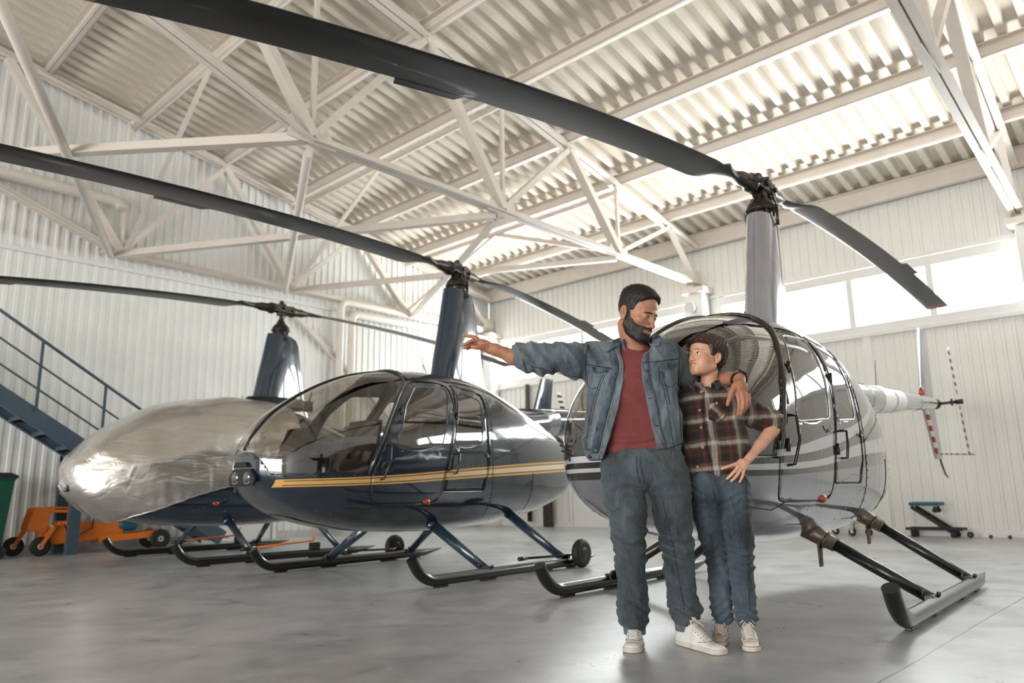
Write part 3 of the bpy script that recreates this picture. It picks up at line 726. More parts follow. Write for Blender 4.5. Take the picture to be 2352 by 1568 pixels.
    for z, xf, xa, w_ in ((1.74, .98, 1.86, .135), (1.9, 1.015, 1.80, .128), (2.2, 1.07, 1.74, .12), (2.6, 1.145, 1.68, .112), (2.8, 1.18, 1.655, .108), (2.87, 1.195, 1.62, .10)):
        r = []
        for i in range(32):
            t = 2 * pi * i / 32; c, s = cos(t), sin(t)
            xx = (xf + .19) + (-.19 if c > 0 else 0) * c + (0 if c > 0 else (xa - xf - .19)) * -c
            yy = w_ * s * (1 if c > 0 else (1 - (-c) ** 2 * .55)); dz = 0
            if z > 2.75 and c < 0: dz = -.06 * -c
            r.append(V(xx, yy, z + dz))
        rings.append(r)
    mb.loft(rings); mb.build('mast_fairing', M[body], root, auto=50)
    if ring_base:
        mb = MB(); mb.loft([mb.ring((1.36, 0, z), V(1, 0, 0), V(0, 1, 0), rx, ry, 28) for z, rx, ry in ((1.86, .45, .3), (1.9, .44, .24), (1.98, .42, .17), (2.0, .4, .15))]); mb.build('mast_base_cowl', M['blackgl'], root)
    # rotor hub
    o = V(1.38, 0, 0); ca = bladeang - yaw; hub = MB(); Z = V(0, 0, 1)
    hub.cyl(o + Z * 2.8, o + Z * (zh + .02), .028, n=14)
    hub.lathe(o + Z * 2.86, Z, [(.07, 0), (.085, .02), (.085, .05), (.115, .055), (.118, .09), (.105, .12), (.09, .14), (.06, .17), (.045, .2), (.04, .22)], 28)
    hub.torus(o + Z * 2.93, Z, .115, .012, 28, 8)
    for k in range(8):
        t = k * pi / 4; hub.cyl(o + V(.1 * cos(t), .1 * sin(t), 2.86), o + V(.1 * cos(t), .1 * sin(t), 2.975), .009, n=6)
    hb = hub.build('swashplate', M['darkmet'], root, auto=45)
    hub = MB(); dx = V(cos(ca), sin(ca), 0); dy = V(-dx.y, dx.x, 0); H = o + Z * zh
    for s in (-1, 1):
        hub.bar(H - dx * .16 + dy * s * .055 + Z * .01, H + dx * .16 + dy * s * .055 + Z * .01, .028, .09, (0, 0, 1))
        hub.sphere(H + dy * s * .03 + Z * .055, .035, 12, 8)
        hub.cyl(H - dy * .09 + dx * s * .14, H + dy * .09 + dx * s * .14, .02, n=12)
        sd = dx * s + Z * (s * a)
        hub.lathe(H + dx * s * .13, sd, [(.045, 0), (.075, .015), (.078, .05), (.066, .07), (.058, .1), (.056, .2), (.04, .26), (.035, .3)], 20)
        for k in range(6):
            t = k * pi / 3; p_, q_, r_ = frame_of(sd); c = H + dx * s * .135 + p_ * .066 * cos(t) + q_ * .066 * sin(t); hub.cyl(c, c + sd * .03, .009, n=6)
        hub.bar(H + dx * s * .2 + Z * -.01, H + dx * s * .18 + dy * s * .15 - Z * .02, .03, .025)
    hub.cyl(H - dy * .1 + Z * .02, H + dy * .1 + Z * .02, .026, n=14); hub.box(H, (.09, .09, .16)); hub.cyl(H, H + Z * .1, .03, n=12); hub.sphere(H + Z * .1, .034, 10, 8)
    hub.build('rotor_hub', M['darkmet'], root, auto=45)
    for s in (-1, 1):
        mb = MB(); p = H + dx * s * .18 + dy * s * .15 - Z * .02; q = o + dy * s * .13 + Z * 2.94; mb.cyl(p, q, .008, n=8); mb.sphere(p, .017, 8, 6).sphere(q, .017, 8, 6); mb.cyl(q, q - Z * .16 - dy * s * .0, .012, n=8).bar(q - Z * .16, q - Z * .13 - dy * s * .08, .02, .015)
        mb.build('pitch_link', M['darkmet'], root)
    for s in (-1, 1): blade(root, o, ca, zh, a, b, s)
    # tail boom
    mb = MB(); bz = lambda x: 1.50 + (x - 2.5) * .066; br = lambda x: .175 - (x - 2.5) * .0215
    xsb = np.linspace(2.45, 6.75, 14); rg = [mb.ring((x, 0, bz(x)), V(0, 1, 0), V(0, 0, 1), br(x), br(x), 28) for x in xsb]
    mb.loft(rg); 
    for x in (3.5, 4.7, 5.8): mb.torus((x, 0, bz(x)), (1, 0, .06), br(x), .004, 28, 6)
    mb.cyl((6.75, 0, bz(6.75)), (6.98, 0, bz(6.98)), .075, .05, 20)
    tb = mb.build('tail_boom', M[body], root)
    mb = MB(); mb.tube([(2.8, 0, bz(2.8) + .17), (4.6, 0, bz(4.6) + .135), (6.6, 0, bz(6.6) + .09)], .012, 6); mb.build('spine_conduit', M[body], tb)
    if tailst:
        mb = MB()
        for x0, x1 in ((3.95, 4.45), (4.52, 4.95)): mb.loft([mb.ring((x, 0, bz(x)), V(0, 1, 0), V(0, 0, 1), br(x) + .002, br(x) + .002, 28) for x in (x0, x1)], 0, (False, False))
        mb.build('white_band', M['trimw'], tb)
    # cowl blending the boom to the body
    mb = MB(); mb.loft([mb.ring((x, 0, z), V(0, 1, 0), V(0, 0, 1), ry, rz, 28) for x, z, ry, rz in ((1.9, 1.42, .34, .26), (2.3, 1.44, .30, .2), (2.7, 1.49, .21, .17), (3.0, 1.53, .175, .168))]); mb.build('boom_cowl', M[body], root)
    def fin(nm, pr, z0, z1, x0, x1, c0, c1, mat, th=.11, yo=0):
        af = airfoil(10, th); mb = MB(); mb.loft([[V(xx + p * c, yo + q * c - (p - .4) * c * .12, z) for p, q in af] for z, xx, c in ((z0, x0, c0), (z1, x1, c1))]); return mb.build(nm, mat, pr, auto=50)
    fin('vertical_fin', root, bz(6.4), 2.78, 6.25, 6.62, .52, .3, M[body]); lf = fin('lower_fin', root, bz(6.5), 1.05, 6.3, 6.66, .46, .3, M[body])
    mb = MB(); mb.prism([(0, 0), (.06, 0), (.38, -.6), (.33, -.6)], (6.34, -.028, 1.72), (1, 0, 0), (0, 0, 1), (0, .056, 0)); mb.build('warning_stripe', M['rwstripe'], lf)
    mb = MB(); mb.loft([[V(6.35 + p * .34, y, 1.78 + q * .34) for p, q in airfoil(10, .1)] for y in (.06, .95)]); mb.build('horizontal_stabilizer', M[body], root, auto=50)
    mb = MB(); mb.tube([(6.85, 0, 1.1), (6.95, 0, .98), (7.1, 0, .86), (7.22, 0, .82)], .012, 8); mb.build('tail_skid', M['blackgl'], root)
    mb = MB(); mb.tube([(6.8, 0, 1.12), (7.2, -.12, 1.12), (7.55, -.3, 1.12)], .01, 8); mb.build('tail_rotor_guard', M['rwstripex'], root)
    mb = MB(); mb.lathe((6.3, 0, bz(6.3) + .1), (0, 0, 1), [(.03, 0), (.035, .03), (.032, .07), (.02, .1), (.005, .11)], 16); mb.build('beacon_lamp', M['amber'], root)
    # tail rotor
    TR = V(7.02, -.28, 1.80); mb = MB(); mb.sphere((7.0, 0, 1.79), .075, 14, 10, sc=(1.2, 1, 1)); mb.cyl((7.0, 0, 1.79), TR, .02, n=10); mb.cyl(TR + V(0, .04, 0), TR - V(0, .05, 0), .035, n=12); mb.torus(TR + V(0, .08, 0), (0, 1, 0), .04, .012, 16, 6); mb.build('tail_rotor_gearbox', M['darkmet'], root)
    for s in (-1, 1):
        mb = MB(); dv = V(-.36, 0, 1).normalized() * -s; cv = V(1, 0, .36).normalized(); pts = []
        for r in (.06, .14, .2, .73): 
            c = .03 if r < .15 else .125; pts.append([TR + dv * r + cv * ((.5 - p) * c) + V(0, q * (c if c > .05 else .12), 0) for p, q in airfoil(8, .12)])
        mb.loft(pts); mb.build('tail_rotor_blade', M['bwstripe'], root, auto=50)
    # landing gear
    for sg in (-1, 1):
        y = sg * 1.09; R = .043; zc = R + .012; mb = MB()
        pts = []; rr = []
        for t in np.linspace(0, 1, 9):
            an = t * radians(58); pts.append((0 - sin(an) * .27, y, zc + (1 - cos(an)) * .27)); rr.append(R)
        e = Vector(pts[-1]); pts.append(tuple(e + V(-.53, 0, .85) * .06)); rr.append(R); pts = pts[::-1]
        for x, r in ((.5, R), (1.2, R), (1.85, R), (1.95, R * .95)): pts.append((x, y, zc)); rr.append(r)
        for k in (.5, 1.0): pts.append((1.95 + .29 * k, y, zc + .03 * k)); rr.append(R * (.95 - .85 * k))
        mb.tube(pts, rr, 18); sk = mb.build('landing_skid', M['blackgl'], root, auto=50)
        for x0, x1 in ((-.02, .12), (.52, .7), (1.3, 1.5), (1.75, 1.88)): MB().box(((x0 + x1) / 2, y, .0075), (x1 - x0, .035, .015)).build('wear_shoe', M['darkmet'], sk, bevel=.004)
        for x, xt, zt_ in ((.60, .60, .45), (1.72, 1.64, .53)):
            dark = band == 'silverstr'; mb = MB(); top = V(xt, sg * .42, zt_); bot = V(x, sg * 1.075, .085)
            mb.tube([top, top.lerp(bot, .5), bot], [.052, .047, .04], 16, sy=.62, up=(1, 0, 0)) if not dark else mb.tube([top.lerp(bot, .2), top.lerp(bot, .6), bot], [.036, .036, .034], 16)
            s_ = mb.build('skid_strut', M['blackgl'] if dark else M['navy'], root)
            mb = MB(); u = (bot - top).normalized(); c1 = top + u * (.05 if dark else 0)
            if dark: mb.tube([top - u * .03, c1, top.lerp(bot, .24)], [.06, .055, .043], 16); mb.cyl(top.lerp(bot, .15), top.lerp(bot, .17), .055, n=16)
            else: mb.tube([top - u * .02, top + u * .06], [.075, .06], 16, sy=.7)
            mb.build('strut_cuff', M['shaft'] if dark else M['navy'], s_)
            mb = MB(); mb.box(bot + V(.0, 0, .0), (.13, .05, .05)); mb.cyl(bot + V(.05, sg * .03, .01), bot + V(.05, sg * .03, .035), .012, n=8).cyl(bot + V(-.05, -sg * .03, .01), bot + V(-.05, -sg * .03, .05), .01, n=8); mb.build('strut_bracket', M['blackgl'], s_, bevel=.006)
            if dark: mb = MB(); p = top.lerp(bot, .1); mb.prism([(-.02, -.16), (.02, -.16), (.03, 0), (-.03, 0)], p + V(-.02, -.008, -.02), (1, 0, 0), (0, 0, 1), (0, .016, 0)); mb.build('jack_lug', M['darkmet'], s_, bevel=.004)
    if wheels:
        for sg in (-1, 1):
            y = sg * 1.09 + (-.13 if sg < 0 else .0) ; c = V(1.84 if sg < 0 else 1.60, sg * 1.2, .135); ax = V(0, 1, 0); mb = MB()
            mb.lathe(c - ax * .045, ax, [(.06, .005), (.09, .0), (.115, .008), (.13, .025), (.134, .045), (.13, .065), (.115, .082), (.09, .09), (.06, .085)], 32)
            w_ = mb.build('ground_wheel', M['black'], root); mb = MB(); mb.lathe(c - ax * .05, ax, [(.0, .012), (.03, .0), (.055, .01), (.068, .02), (.068, .08), (.03, .1), (0, .1)], 24); mb.build('wheel_hub', M['darkmet'], w_)
            mb = MB(); e = V(c.x - .75, sg * 1.12, .14); mb.tube([c + V(0, -sg * .04, 0), V(c.x - .1, sg * 1.1, .12), e], .011, 8); mb.cyl(e, e - V(.1, 0, 0), .019, n=12); mb.build('wheel_handle', M['blackgl'], w_)
    if sticks:
        for sg, x in ((-1, 1.35), (1, 1.45)):
            mb = MB(); mb.tube([(x - .72, sg * 1.09, .16), (x, sg * 1.09, .20)], .014, 10); mb.tube([(x, sg * 1.09, .2), (x + .03, sg * 1.09, .3)], .012, 8); t = mb.build('wheel_jack_lever', M['orange'], root)
            MB().cyl((x - .9, sg * 1.09, .15), (x - .72, sg * 1.09, .16), .021, n=12).build('grip', M['blackgl'], t)
            mb = MB(); mb.box((x + .02, sg * 1.09, .135), (.12, .07, .08)); mb.build('lever_bracket', M['black'], root, bevel=.01)
    # lamps, vents, aerials
    for sg in (-1, 1):
        p = side(.36, .65, 0, sg); mb = MB(); mb.sphere(p, .028, 14, 10, sc=(1.5, .9, 1)); mb.build('navigation_lamp', M['amber'], root)
        mb = MB()
        for k in range(3):
            a_ = side(2.75 + k * .0, 1.31 - k * .065, .004, sg); b_ = side(3.12, 1.24 - k * .06, .004, sg); mb.bar(a_, b_, .03, .012, (0, 0, 1))
        mb.build('engine_louvre', M['seal'], root)
    mb = MB(); mb.tube([(3.26, 0, 1.05), (3.36, -.02, 1.05)], .01, 8); mb.cyl((3.30, -.02, 1.05), (3.44, -.02, 1.05), .022, n=12); mb.build('exhaust_stub', M['black'], root)
    mb = MB(); mb.tube([(4.2, -.0, bz(4.2) + .12), (4.28, 0, 2.05)], .004, 6); mb.tube([(.95, .0, 1.88), (.88, 0, 2.0)], .005, 6); mb.build('whip_aerial', M['darkmet'], root)
    mb = MB(); mb.tube([(-.6, -.25, 1.51), (-.63, -.25, 1.58), (-.78, -.25, 1.6)], .008, 8); pass
    return root
H3 = helicopter('helicopter', (4.22, 2.35), .045, 'silver and dark brown helicopter standing behind the man and the boy', 'silver', 'silverstr', 0.0, 3.13, .06, .018, tailst=True)
H2 = helicopter('helicopter', (3.94, 5.67), .06, 'navy blue helicopter with a gold side stripe, in the middle of the row', 'navy', 'navystr', radians(16), 3.09, .06, .012, wheels=True)
H1 = helicopter('helicopter', (3.72, 9.1), -.03, 'navy blue helicopter under a silver cover, farthest left of the row', 'navy', 'navy', radians(6), 3.22, .04, .014, sticks=True, ring_base=True)
# silver cover over the farthest helicopter
def cover():
    m, nt, b = newmat('silver_coated_cloth'); b.inputs['Metallic'].default_value = .85; b.inputs['Roughness'].default_value = .3
    vec = coords(nt); nf = noise_tex(nt, vec, 2.5, 5)
    nt.links.new(ramp(nt, nf, [(.3, srgb(208, 204, 198)), (.7, srgb(226, 223, 219))]), b.inputs['Base Color'])
    v2 = coords(nt, (1.2, 4, 4)); bump(nt, b, noise_tex(nt, v2, 2.2, 3, .5, .6), .45, .04)
    xs = np.concatenate([[-1.065, -1.055, -1.04, -1.01], np.linspace(-.97, 1.42, 60)]); nt_ = 96
    hemz = lambda x: np.interp(x, [-1.1, -.8, -.55, -.3, 0, .45, 1.7], [.55, .50, .545, .63, .73, .85, .93])
    mb = MB(); rings = []
    for x in xs:
        r = []; zb, zt, w_, zc = sect(x); hz = hemz(x)
        # angle range from hem on one side over the top to the other
        if hz <= zb + .012: t0 = -pi / 2 + .02
        else:
            q = min(1, (zc - hz) / (zc - zb)); t0 = -math.asin(min(1, q ** (PZL / 2))) if hz < zc else 0
        for i in range(nt_ + 1):
            t = t0 + (pi - 2 * t0) * i / nt_; p = surf(x, t, .035)
            s = min(1, min(i, nt_ - i) / 16); pleat = .012 * (1 - s) * abs(sin(p.x * 34 + 2 * noise.noise(p * 3)))
            fold = .010 * noise.noise(p * 2.2) + .016 * abs(noise.noise(V(p.x * 9, p.z * 2.0 + p.x * 3, p.y * 2))) * (1 - s * .75) + .012 * noise.noise(V(p.x * 1.4, p.y * 5, p.z * 7))
            n_ = V(0 if x > -.9 else -.6, p.y / w_ if w_ > .1 else p.y, (p.z - zc)).normalized()
            r.append(p + n_ * (.014 + pleat + fold * (1.9 if x > -.95 else 1.1)) + V(-.02 if x < -1.0 else 0, 0, 0))
        rings.append(r)
    k = len(rings[0]); vs = [p for r in rings for p in r]; fs = [(a * k + i, a * k + i + 1, (a + 1) * k + i + 1, (a + 1) * k + i) for a in range(len(rings) - 1) for i in range(k - 1)]
    mb.add(vs, fs); c0 = V(-1.1, 0, .98); nv = len(mb.v); mb.v.append(tuple(c0)); 
    for i in range(k - 1): mb.f.append([i + 1, i, nv]); mb.m.append(0); mb.sm.append(True)
    o = mb.build('helicopter_cover', m); o.location = H1.location; o.rotation_euler = H1.rotation_euler
    tag(o, 'crumpled silver cloth cover pulled over the nose and cabin of the farthest helicopter', 'cover')
    hem = MB(); hem.tube([r[0] for r in rings], .006, 6); hem.tube([r[-1] for r in rings], .006, 6); hem.build('hem', m, o)
cover()
# ================================================================== blue steel stair on the left
def stair():
    yN, yF = 11.32, 11.98; x0, z0 = 1.2, 2.86; x1, z1 = 5.68, .03
    sl = (z1 - z0) / (x1 - x0)
    root = empty('steel_staircase', (x1, (yN + yF) / 2, 0)); tag(root, 'slate blue steel staircase with railings climbing to the left along the end wall', 'staircase')
    o = -root.location
    zt = lambda x: z0 + (x - x0) * sl
    for y in (yN, yF):
        mb = MB(); a = V(x0, y, zt(x0)) + o; b = V(x1 - .12, y, zt(x1 - .12)) + o
        mb.bar(a, b, .02, .2, (0, 0, 1)); s_, t_, d_ = frame_of(b - a, (0, 0, 1))
        for k in (-1, 1): mb.bar(a + t_ * (.1 * k) + V(0, .03 * (1 if y == yN else -1), 0), b + t_ * (.1 * k) + V(0, .03 * (1 if y == yN else -1), 0), .07, .012, (0, 0, 1))
        mb.build('stringer', M['bluest'], root)
    n = 15
    for i in range(n):
        x = x0 + .15 + (x1 - x0 - .3) * i / (n - 1); z = zt(x) - .01
        mb = MB(); mb.box(V(x, (yN + yF) / 2, z) + o, (.27, yF - yN - .05, .025)); mb.box(V(x - .12, (yN + yF) / 2, z - .02) + o, (.02, yF - yN - .05, .04)); mb.build('tread', M['bluest'], root)
    for y in (yN - .02,):
        mb = MB(); mb.tube([V(x0, y, zt(x0) + 1.02) + o, V(4.75, y, zt(4.75) + 1.02) + o], .021, 10); mb.build('handrail', M['bluest'], root)
        for h in (.68, .36):
            mb = MB(); mb.tube([V(x0, y, zt(x0) + h) + o, V(4.72, y, zt(4.72) + h) + o], .014, 8); mb.build('rail', M['bluest'], root)
        for x in (2.05, 2.87, 3.70, 4.55):
            mb = MB(); mb.box(V(x, y, zt(x) + .55) + o, (.032, .032, .94)); mb.build('baluster', M['bluest'], root)
    for x, y in ((3.42, yN + .04), (3.42, yF - .04)):
        mb = MB(); h = zt(x) - .12; mb.box(V(x, y, h / 2) + o, (.02, .11, h)); mb.box(V(x + .06, y - .05, h / 2) + o, (.12, .014, h)); mb.box(V(x + .06, y + .05, h / 2) + o, (.12, .014, h)); mb.build('support_post', M['bluest'], root)
    mb = MB(); mb.bar(V(3.45, yN, zt(3.45) - .15) + o, V(3.45, yF, zt(3.45) - .15) + o, .08, .08); mb.build('cross_beam', M['bluest'], root)
stair()
# ---- green wheeled bin
root = empty('wheeled_bin', (2.42, 11.45, 0)); tag(root, 'dark green wheeled bin with a black lid at the left edge of the photo', 'bin')
mb = MB(); mb.loft([[V(sx * w_ , sy * w_ * 1.05, z) for sx, sy in ((-1, -1), (1, -1), (1, 1), (-1, 1))] for z, w_ in ((.2, .22), (.96, .275), (.99, .29), (1.0, .29))], smooth=False); mb.build('bin_body', M['green'], root, bevel=.012)
mb = MB(); mb.loft([[V(sx * w_, sy * w_, z) for sx, sy in ((-1, -1), (1, -1), (1, 1), (-1, 1))] for z, w_ in ((.995, .305), (1.03, .31), (1.07, .24))], smooth=False); mb.build('lid', M['black'], root, bevel=.01)
for sx in (-.18, .2):
    for sy in (-.19, .19):
        mb = MB(); mb.lathe((sx, sy - .02, .085), (0, 1, 0), [(.03, 0), (.075, .0), (.085, .01), (.085, .03), (.075, .04), (.03, .04)], 20); w_ = mb.build('castor_wheel', M['black'], root)
        MB().box((sx, sy - .03, .14), (.035, .006, .13)).box((sx, sy + .03, .14), (.035, .006, .13)).box((sx, sy, .2), (.05, .066, .012)).build('fork', M['darkmet'], w_)
# ---- orange tow cart
def cart():
    root = empty('tow_cart', (3.75, 11.65, 0)); tag(root, 'orange machine cart with black wheels and a dark motor, parked under the staircase', 'cart')
    W = .62; mb = MB(); mb.prism([(-.62, .13), (.42, .2), (.44, .5), (-.4, .56), (-.44, .46), (-.62, .46)], (0, -W / 2 + .1, 0), (1, 0, 0), (0, 0, 1), (0, W - .2, 0)); mb.build('housing', M['orange'], root, bevel=.015)
    mb = MB()
    for y in (-.25, .25): mb.bar((-.55, y, .74), (.75, y, .69), .05, .05, (0, 0, 1)); mb.bar((-.5, y, .8), (.62, y, .77), .035, .03, (0, 0, 1))
    mb.bar((-.5, -.25, .76), (-.5, .25, .76), .05, .06); mb.bar((.7, -.25, .7), (.7, .25, .7), .05, .05); mb.build('upper_frame', M['orange'], root, bevel=.006)
    for y in (-.25, .25):
        mb = MB(); mb.prism([(-.78, .42), (-.55, .36), (-.52, .74), (-.58, .82), (-.72, .8), (-.76, .6)], (0, y - .02, 0), (1, 0, 0), (0, 0, 1), (0, .04, 0)); mb.build('end_frame', M['orange'], root, bevel=.008); mb = MB(); mb.prism([(.38, .5), (.66, .66), (.62, .72), (.36, .56)], (0, y - .02, 0), (1, 0, 0), (0, 0, 1), (0, .04, 0)); mb.build('end_frame', M['orange'], root, bevel=.008)
    mb = MB(); mb.bar((.1, -.26, .17), (1.0, -.26, .22), .05, .09, (0, 0, 1)); mb.bar((.1, .26, .17), (1.0, .26, .22), .05, .09, (0, 0, 1)); mb.bar((.5, -.26, .2), (.5, .26, .2), .06, .06); mb.build('side_rail', M['orange'], root, bevel=.006)
    for x, y in ((-.62, -.34), (-.85, .2), (.92, -.34), (.92, .34)):
        r = .125 if x < 0 else .14; mb = MB(); mb.lathe((x, y - .035, r), (0, 1, 0), [(r * .5, .0), (r * .85, 0), (r, .015), (r, .055), (r * .85, .07), (r * .5, .07)], 28); w_ = mb.build('wheel', M['black'], root)
        mb = MB(); mb.lathe((x, y - .04, r), (0, 1, 0), [(0, .01), (r * .2, 0), (r * .52, .015), (r * .52, .065), (r * .2, .08), (0, .08)], 20); mb.build('wheel_hub', M['galv'], w_)
        if x < 0: mb = MB(); mb.bar((x, y - .05, r), (x + .14, y - .05, .38), .05, .02, (0, 1, 0)); mb.bar((x, y + .05, r), (x + .14, y + .05, .38), .05, .02, (0, 1, 0)); mb.bar((x + .1, y - .06, .38), (x + .22, y + .06, .38), .06, .03); mb.build('fork', M['orange'], root, bevel=.005)
    mb = MB(); mb.lathe((.46, -.16, .36), (.95, -.2, 0), [(.03, -.1), (.085, -.08), (.09, 0), (.09, .12), (.075, .15), (.03, .16)], 20); mb.build('electric_motor', M['teal'], root)
    mb = MB(); mb.tube([(-.35, -.27, .5), (-.3, -.29, .35), (-.15, -.29, .3), (.0, -.28, .42), (.02, -.22, .56)], .01, 6); mb.build('cable', M['black'], root)
    for ch in root.children:
        if ch.name.split('.')[0] in ('housing', 'upper_frame', 'end_frame', 'cable'):
            for v in ch.data.vertices: v.co.z = .1 + (v.co.z - .1) * .74
        for o_ in [ch] + list(ch.children):
            for v in o_.data.vertices: v.co.y *= .60
cart()
# ---- creeper seat on the right
root = empty('folding_creeper', (12.0, 3.1, 0)); tag(root, 'black folding workshop creeper with a teal padded top, standing against the right-hand wall', 'creeper seat')
MB().box((-.02, .02, .46), (.3, .40, .05)).build('padded_top', M['teal'], root, bevel=.02)
mb = MB()
for x in (-.12, .1): mb.bar((x, .2, .42), (x, -.32, .05), .03, .05)
for k in (.2, .4, .6, .8): mb.bar((-.12, .2 - .52 * k, .42 - .37 * k), (.1, .2 - .52 * k, .42 - .37 * k), .03, .03)
mb.build('slanted_frame', M['black'], root, bevel=.004)
mb = MB()
for x in (-.14, .12): mb.bar((x, .3, .115), (x, -.42, .115), .03, .035)
mb.bar((-.14, .28, .115), (.12, .28, .115), .03, .03); mb.bar((-.14, -.4, .115), (.12, -.4, .115), .03, .03); mb.box((0, .22, .05), (.28, .04, .1)); mb.build('base_frame', M['black'], root, bevel=.004)
for x, y, z in ((-.14, -.3, .035), (.12, -.3, .035), (-.1, -.1, .37), (.08, -.1, .37)):
    mb = MB(); mb.cyl((x - .014, y, z), (x + .014, y, z), .034, n=18); mb.box((x, y, z + .04), (.04, .03, .03)); mb.build('castor_wheel', M['black'], root)
# ---- yellow dolly
root = empty('yellow_dolly', (11.95, 4.1, 0)); tag(root, 'low yellow dolly on chrome castors seen under the tail of the silver helicopter', 'dolly')
mb = MB(); mb.bar((-.1, -.2, .2), (.0, .32, .2), .07, .04, (0, 0, 1)); mb.bar((-.22, 0, .2), (.14, .12, .2), .06, .04, (0, 0, 1)); mb.box((-.04, .08, .235), (.09, .09, .03)); mb.build('cross_frame', M['yellow'], root, bevel=.006)
for x, y in ((-.1, -.2), (0, .32), (-.22, 0), (.14, .12)):
    mb = MB(); mb.lathe((x - .015, y, .055), (1, 0, 0), [(.025, 0), (.048, 0), (.055, .008), (.055, .024), (.048, .032), (.025, .032)], 20); w_ = mb.build('castor_wheel', M['black'], root)
    mb = MB(); mb.prism([(-.02, 0), (.02, 0), (.035, .12), (-.035, .12)], (x - .028, y, .055), (0, 1, 0), (0, 0, 1), (.006, 0, 0)).prism([(-.02, 0), (.02, 0), (.035, .12), (-.035, .12)], (x + .02, y, .055), (0, 1, 0), (0, 0, 1), (.006, 0, 0)); mb.lathe((x - .03, y, .055), (1, 0, 0), [(0, 0), (.024, .002), (.024, .06), (0, .062)], 14); mb.build('fork', M['chrome'], w_)
# ---- loose castors by the wall
for k, (y, r, lab) in enumerate(((2.80, .026, 'small dark castor lying by the wall, first one right of the creeper'), (2.62, .042, 'biggest loose castor by the wall, right of the creeper'), (2.38, .024, 'small dark castor by the wall, third from the creeper'), (2.16, .024, 'small dark castor by the wall, farthest right from the creeper'))):
    root = empty('loose_castor', (11.98, y, 0)); tag(root, lab, 'castor', 'loose castors by the wall')
    MB().lathe((-.01, 0, r), (1, 0, 0), [(r * .4, 0), (r * .9, 0), (r, .006), (r, .018), (r * .9, .024), (r * .4, .024)], 18).build('wheel', M['black'], root)
    MB().box((.0, 0, r * 1.1), (.04, r * .5, r * .3)).cyl((-.016, 0, r), (.02, 0, r), r * .45, n=14).build('axle_plate', M['darkmet'], root)
# ================================================================== implicit shapes for bodies and clothes
f32 = np.float32
def A3(v): return np.array(v, f32)
def cap(p, a, b, r1, r2=None):
    a, b = A3(a), A3(b); r2 = r1 if r2 is None else r2; d = b - a; L = float(d @ d) + 1e-9
    t = np.clip(((p - a) @ d) / L, 0, 1); q = p - a - t[:, None] * d
    return np.sqrt((q * q).sum(1)) - (r1 + (r2 - r1) * t)
def ell(p, c, r, R=None):
    q = p - A3(c)
    if R is not None: q = q @ np.array(R, f32)          # R columns = axes
    r = A3(r); k0 = np.sqrt(((q / r) ** 2).sum(1)); k1 = np.sqrt(((q / (r * r)) ** 2).sum(1)) + 1e-9
    return k0 * (k0 - 1) / k1
def rbox(p, c, h, r, R=None):
    q = p - A3(c)
    if R is not None: q = q @ np.array(R, f32)
    q = np.abs(q) - (A3(h) - r); return np.sqrt((np.maximum(q, 0) ** 2).sum(1)) + np.minimum(q.max(1), 0) - r
def smin(a, b, k):
    h = np.clip(.5 + .5 * (b - a) / k, 0, 1); return b * (1 - h) + a * h - k * h * (1 - h)
def smax(a, b, k): return -smin(-a, -b, k)
def chain(p, pts, rs, k=None):
    d = None
    for i in range(len(pts) - 1):
        e = cap(p, pts[i], pts[i + 1], rs[i], rs[i + 1]); d = e if d is None else (np.minimum(d, e) if k is None else smin(d, e, k))
    return d
def sstep(x, a, b): t = np.clip((x - a) / (b - a), 0, 1); return t * t * (3 - 2 * t)
def wnoise(p, fx, fy, fz, seed=0):
    """cheap smooth noise from warped sines, about -1..1"""
    x, y, z = p[:, 0] * fx + seed, p[:, 1] * fy + seed * 1.7, p[:, 2] * fz + seed * 2.3
    return (np.sin(x + 1.3 * np.sin(y * .9 + z * .4)) * np.sin(z + 1.1 * np.sin(x * .7 + 1.9)) + np.sin(y * 1.1 + 1.7 * np.sin(z * .6 + x * .5)) * .6 + np.sin(x * 2.1 + z * 1.7 + np.sin(y * 1.9)) * .4) / 2
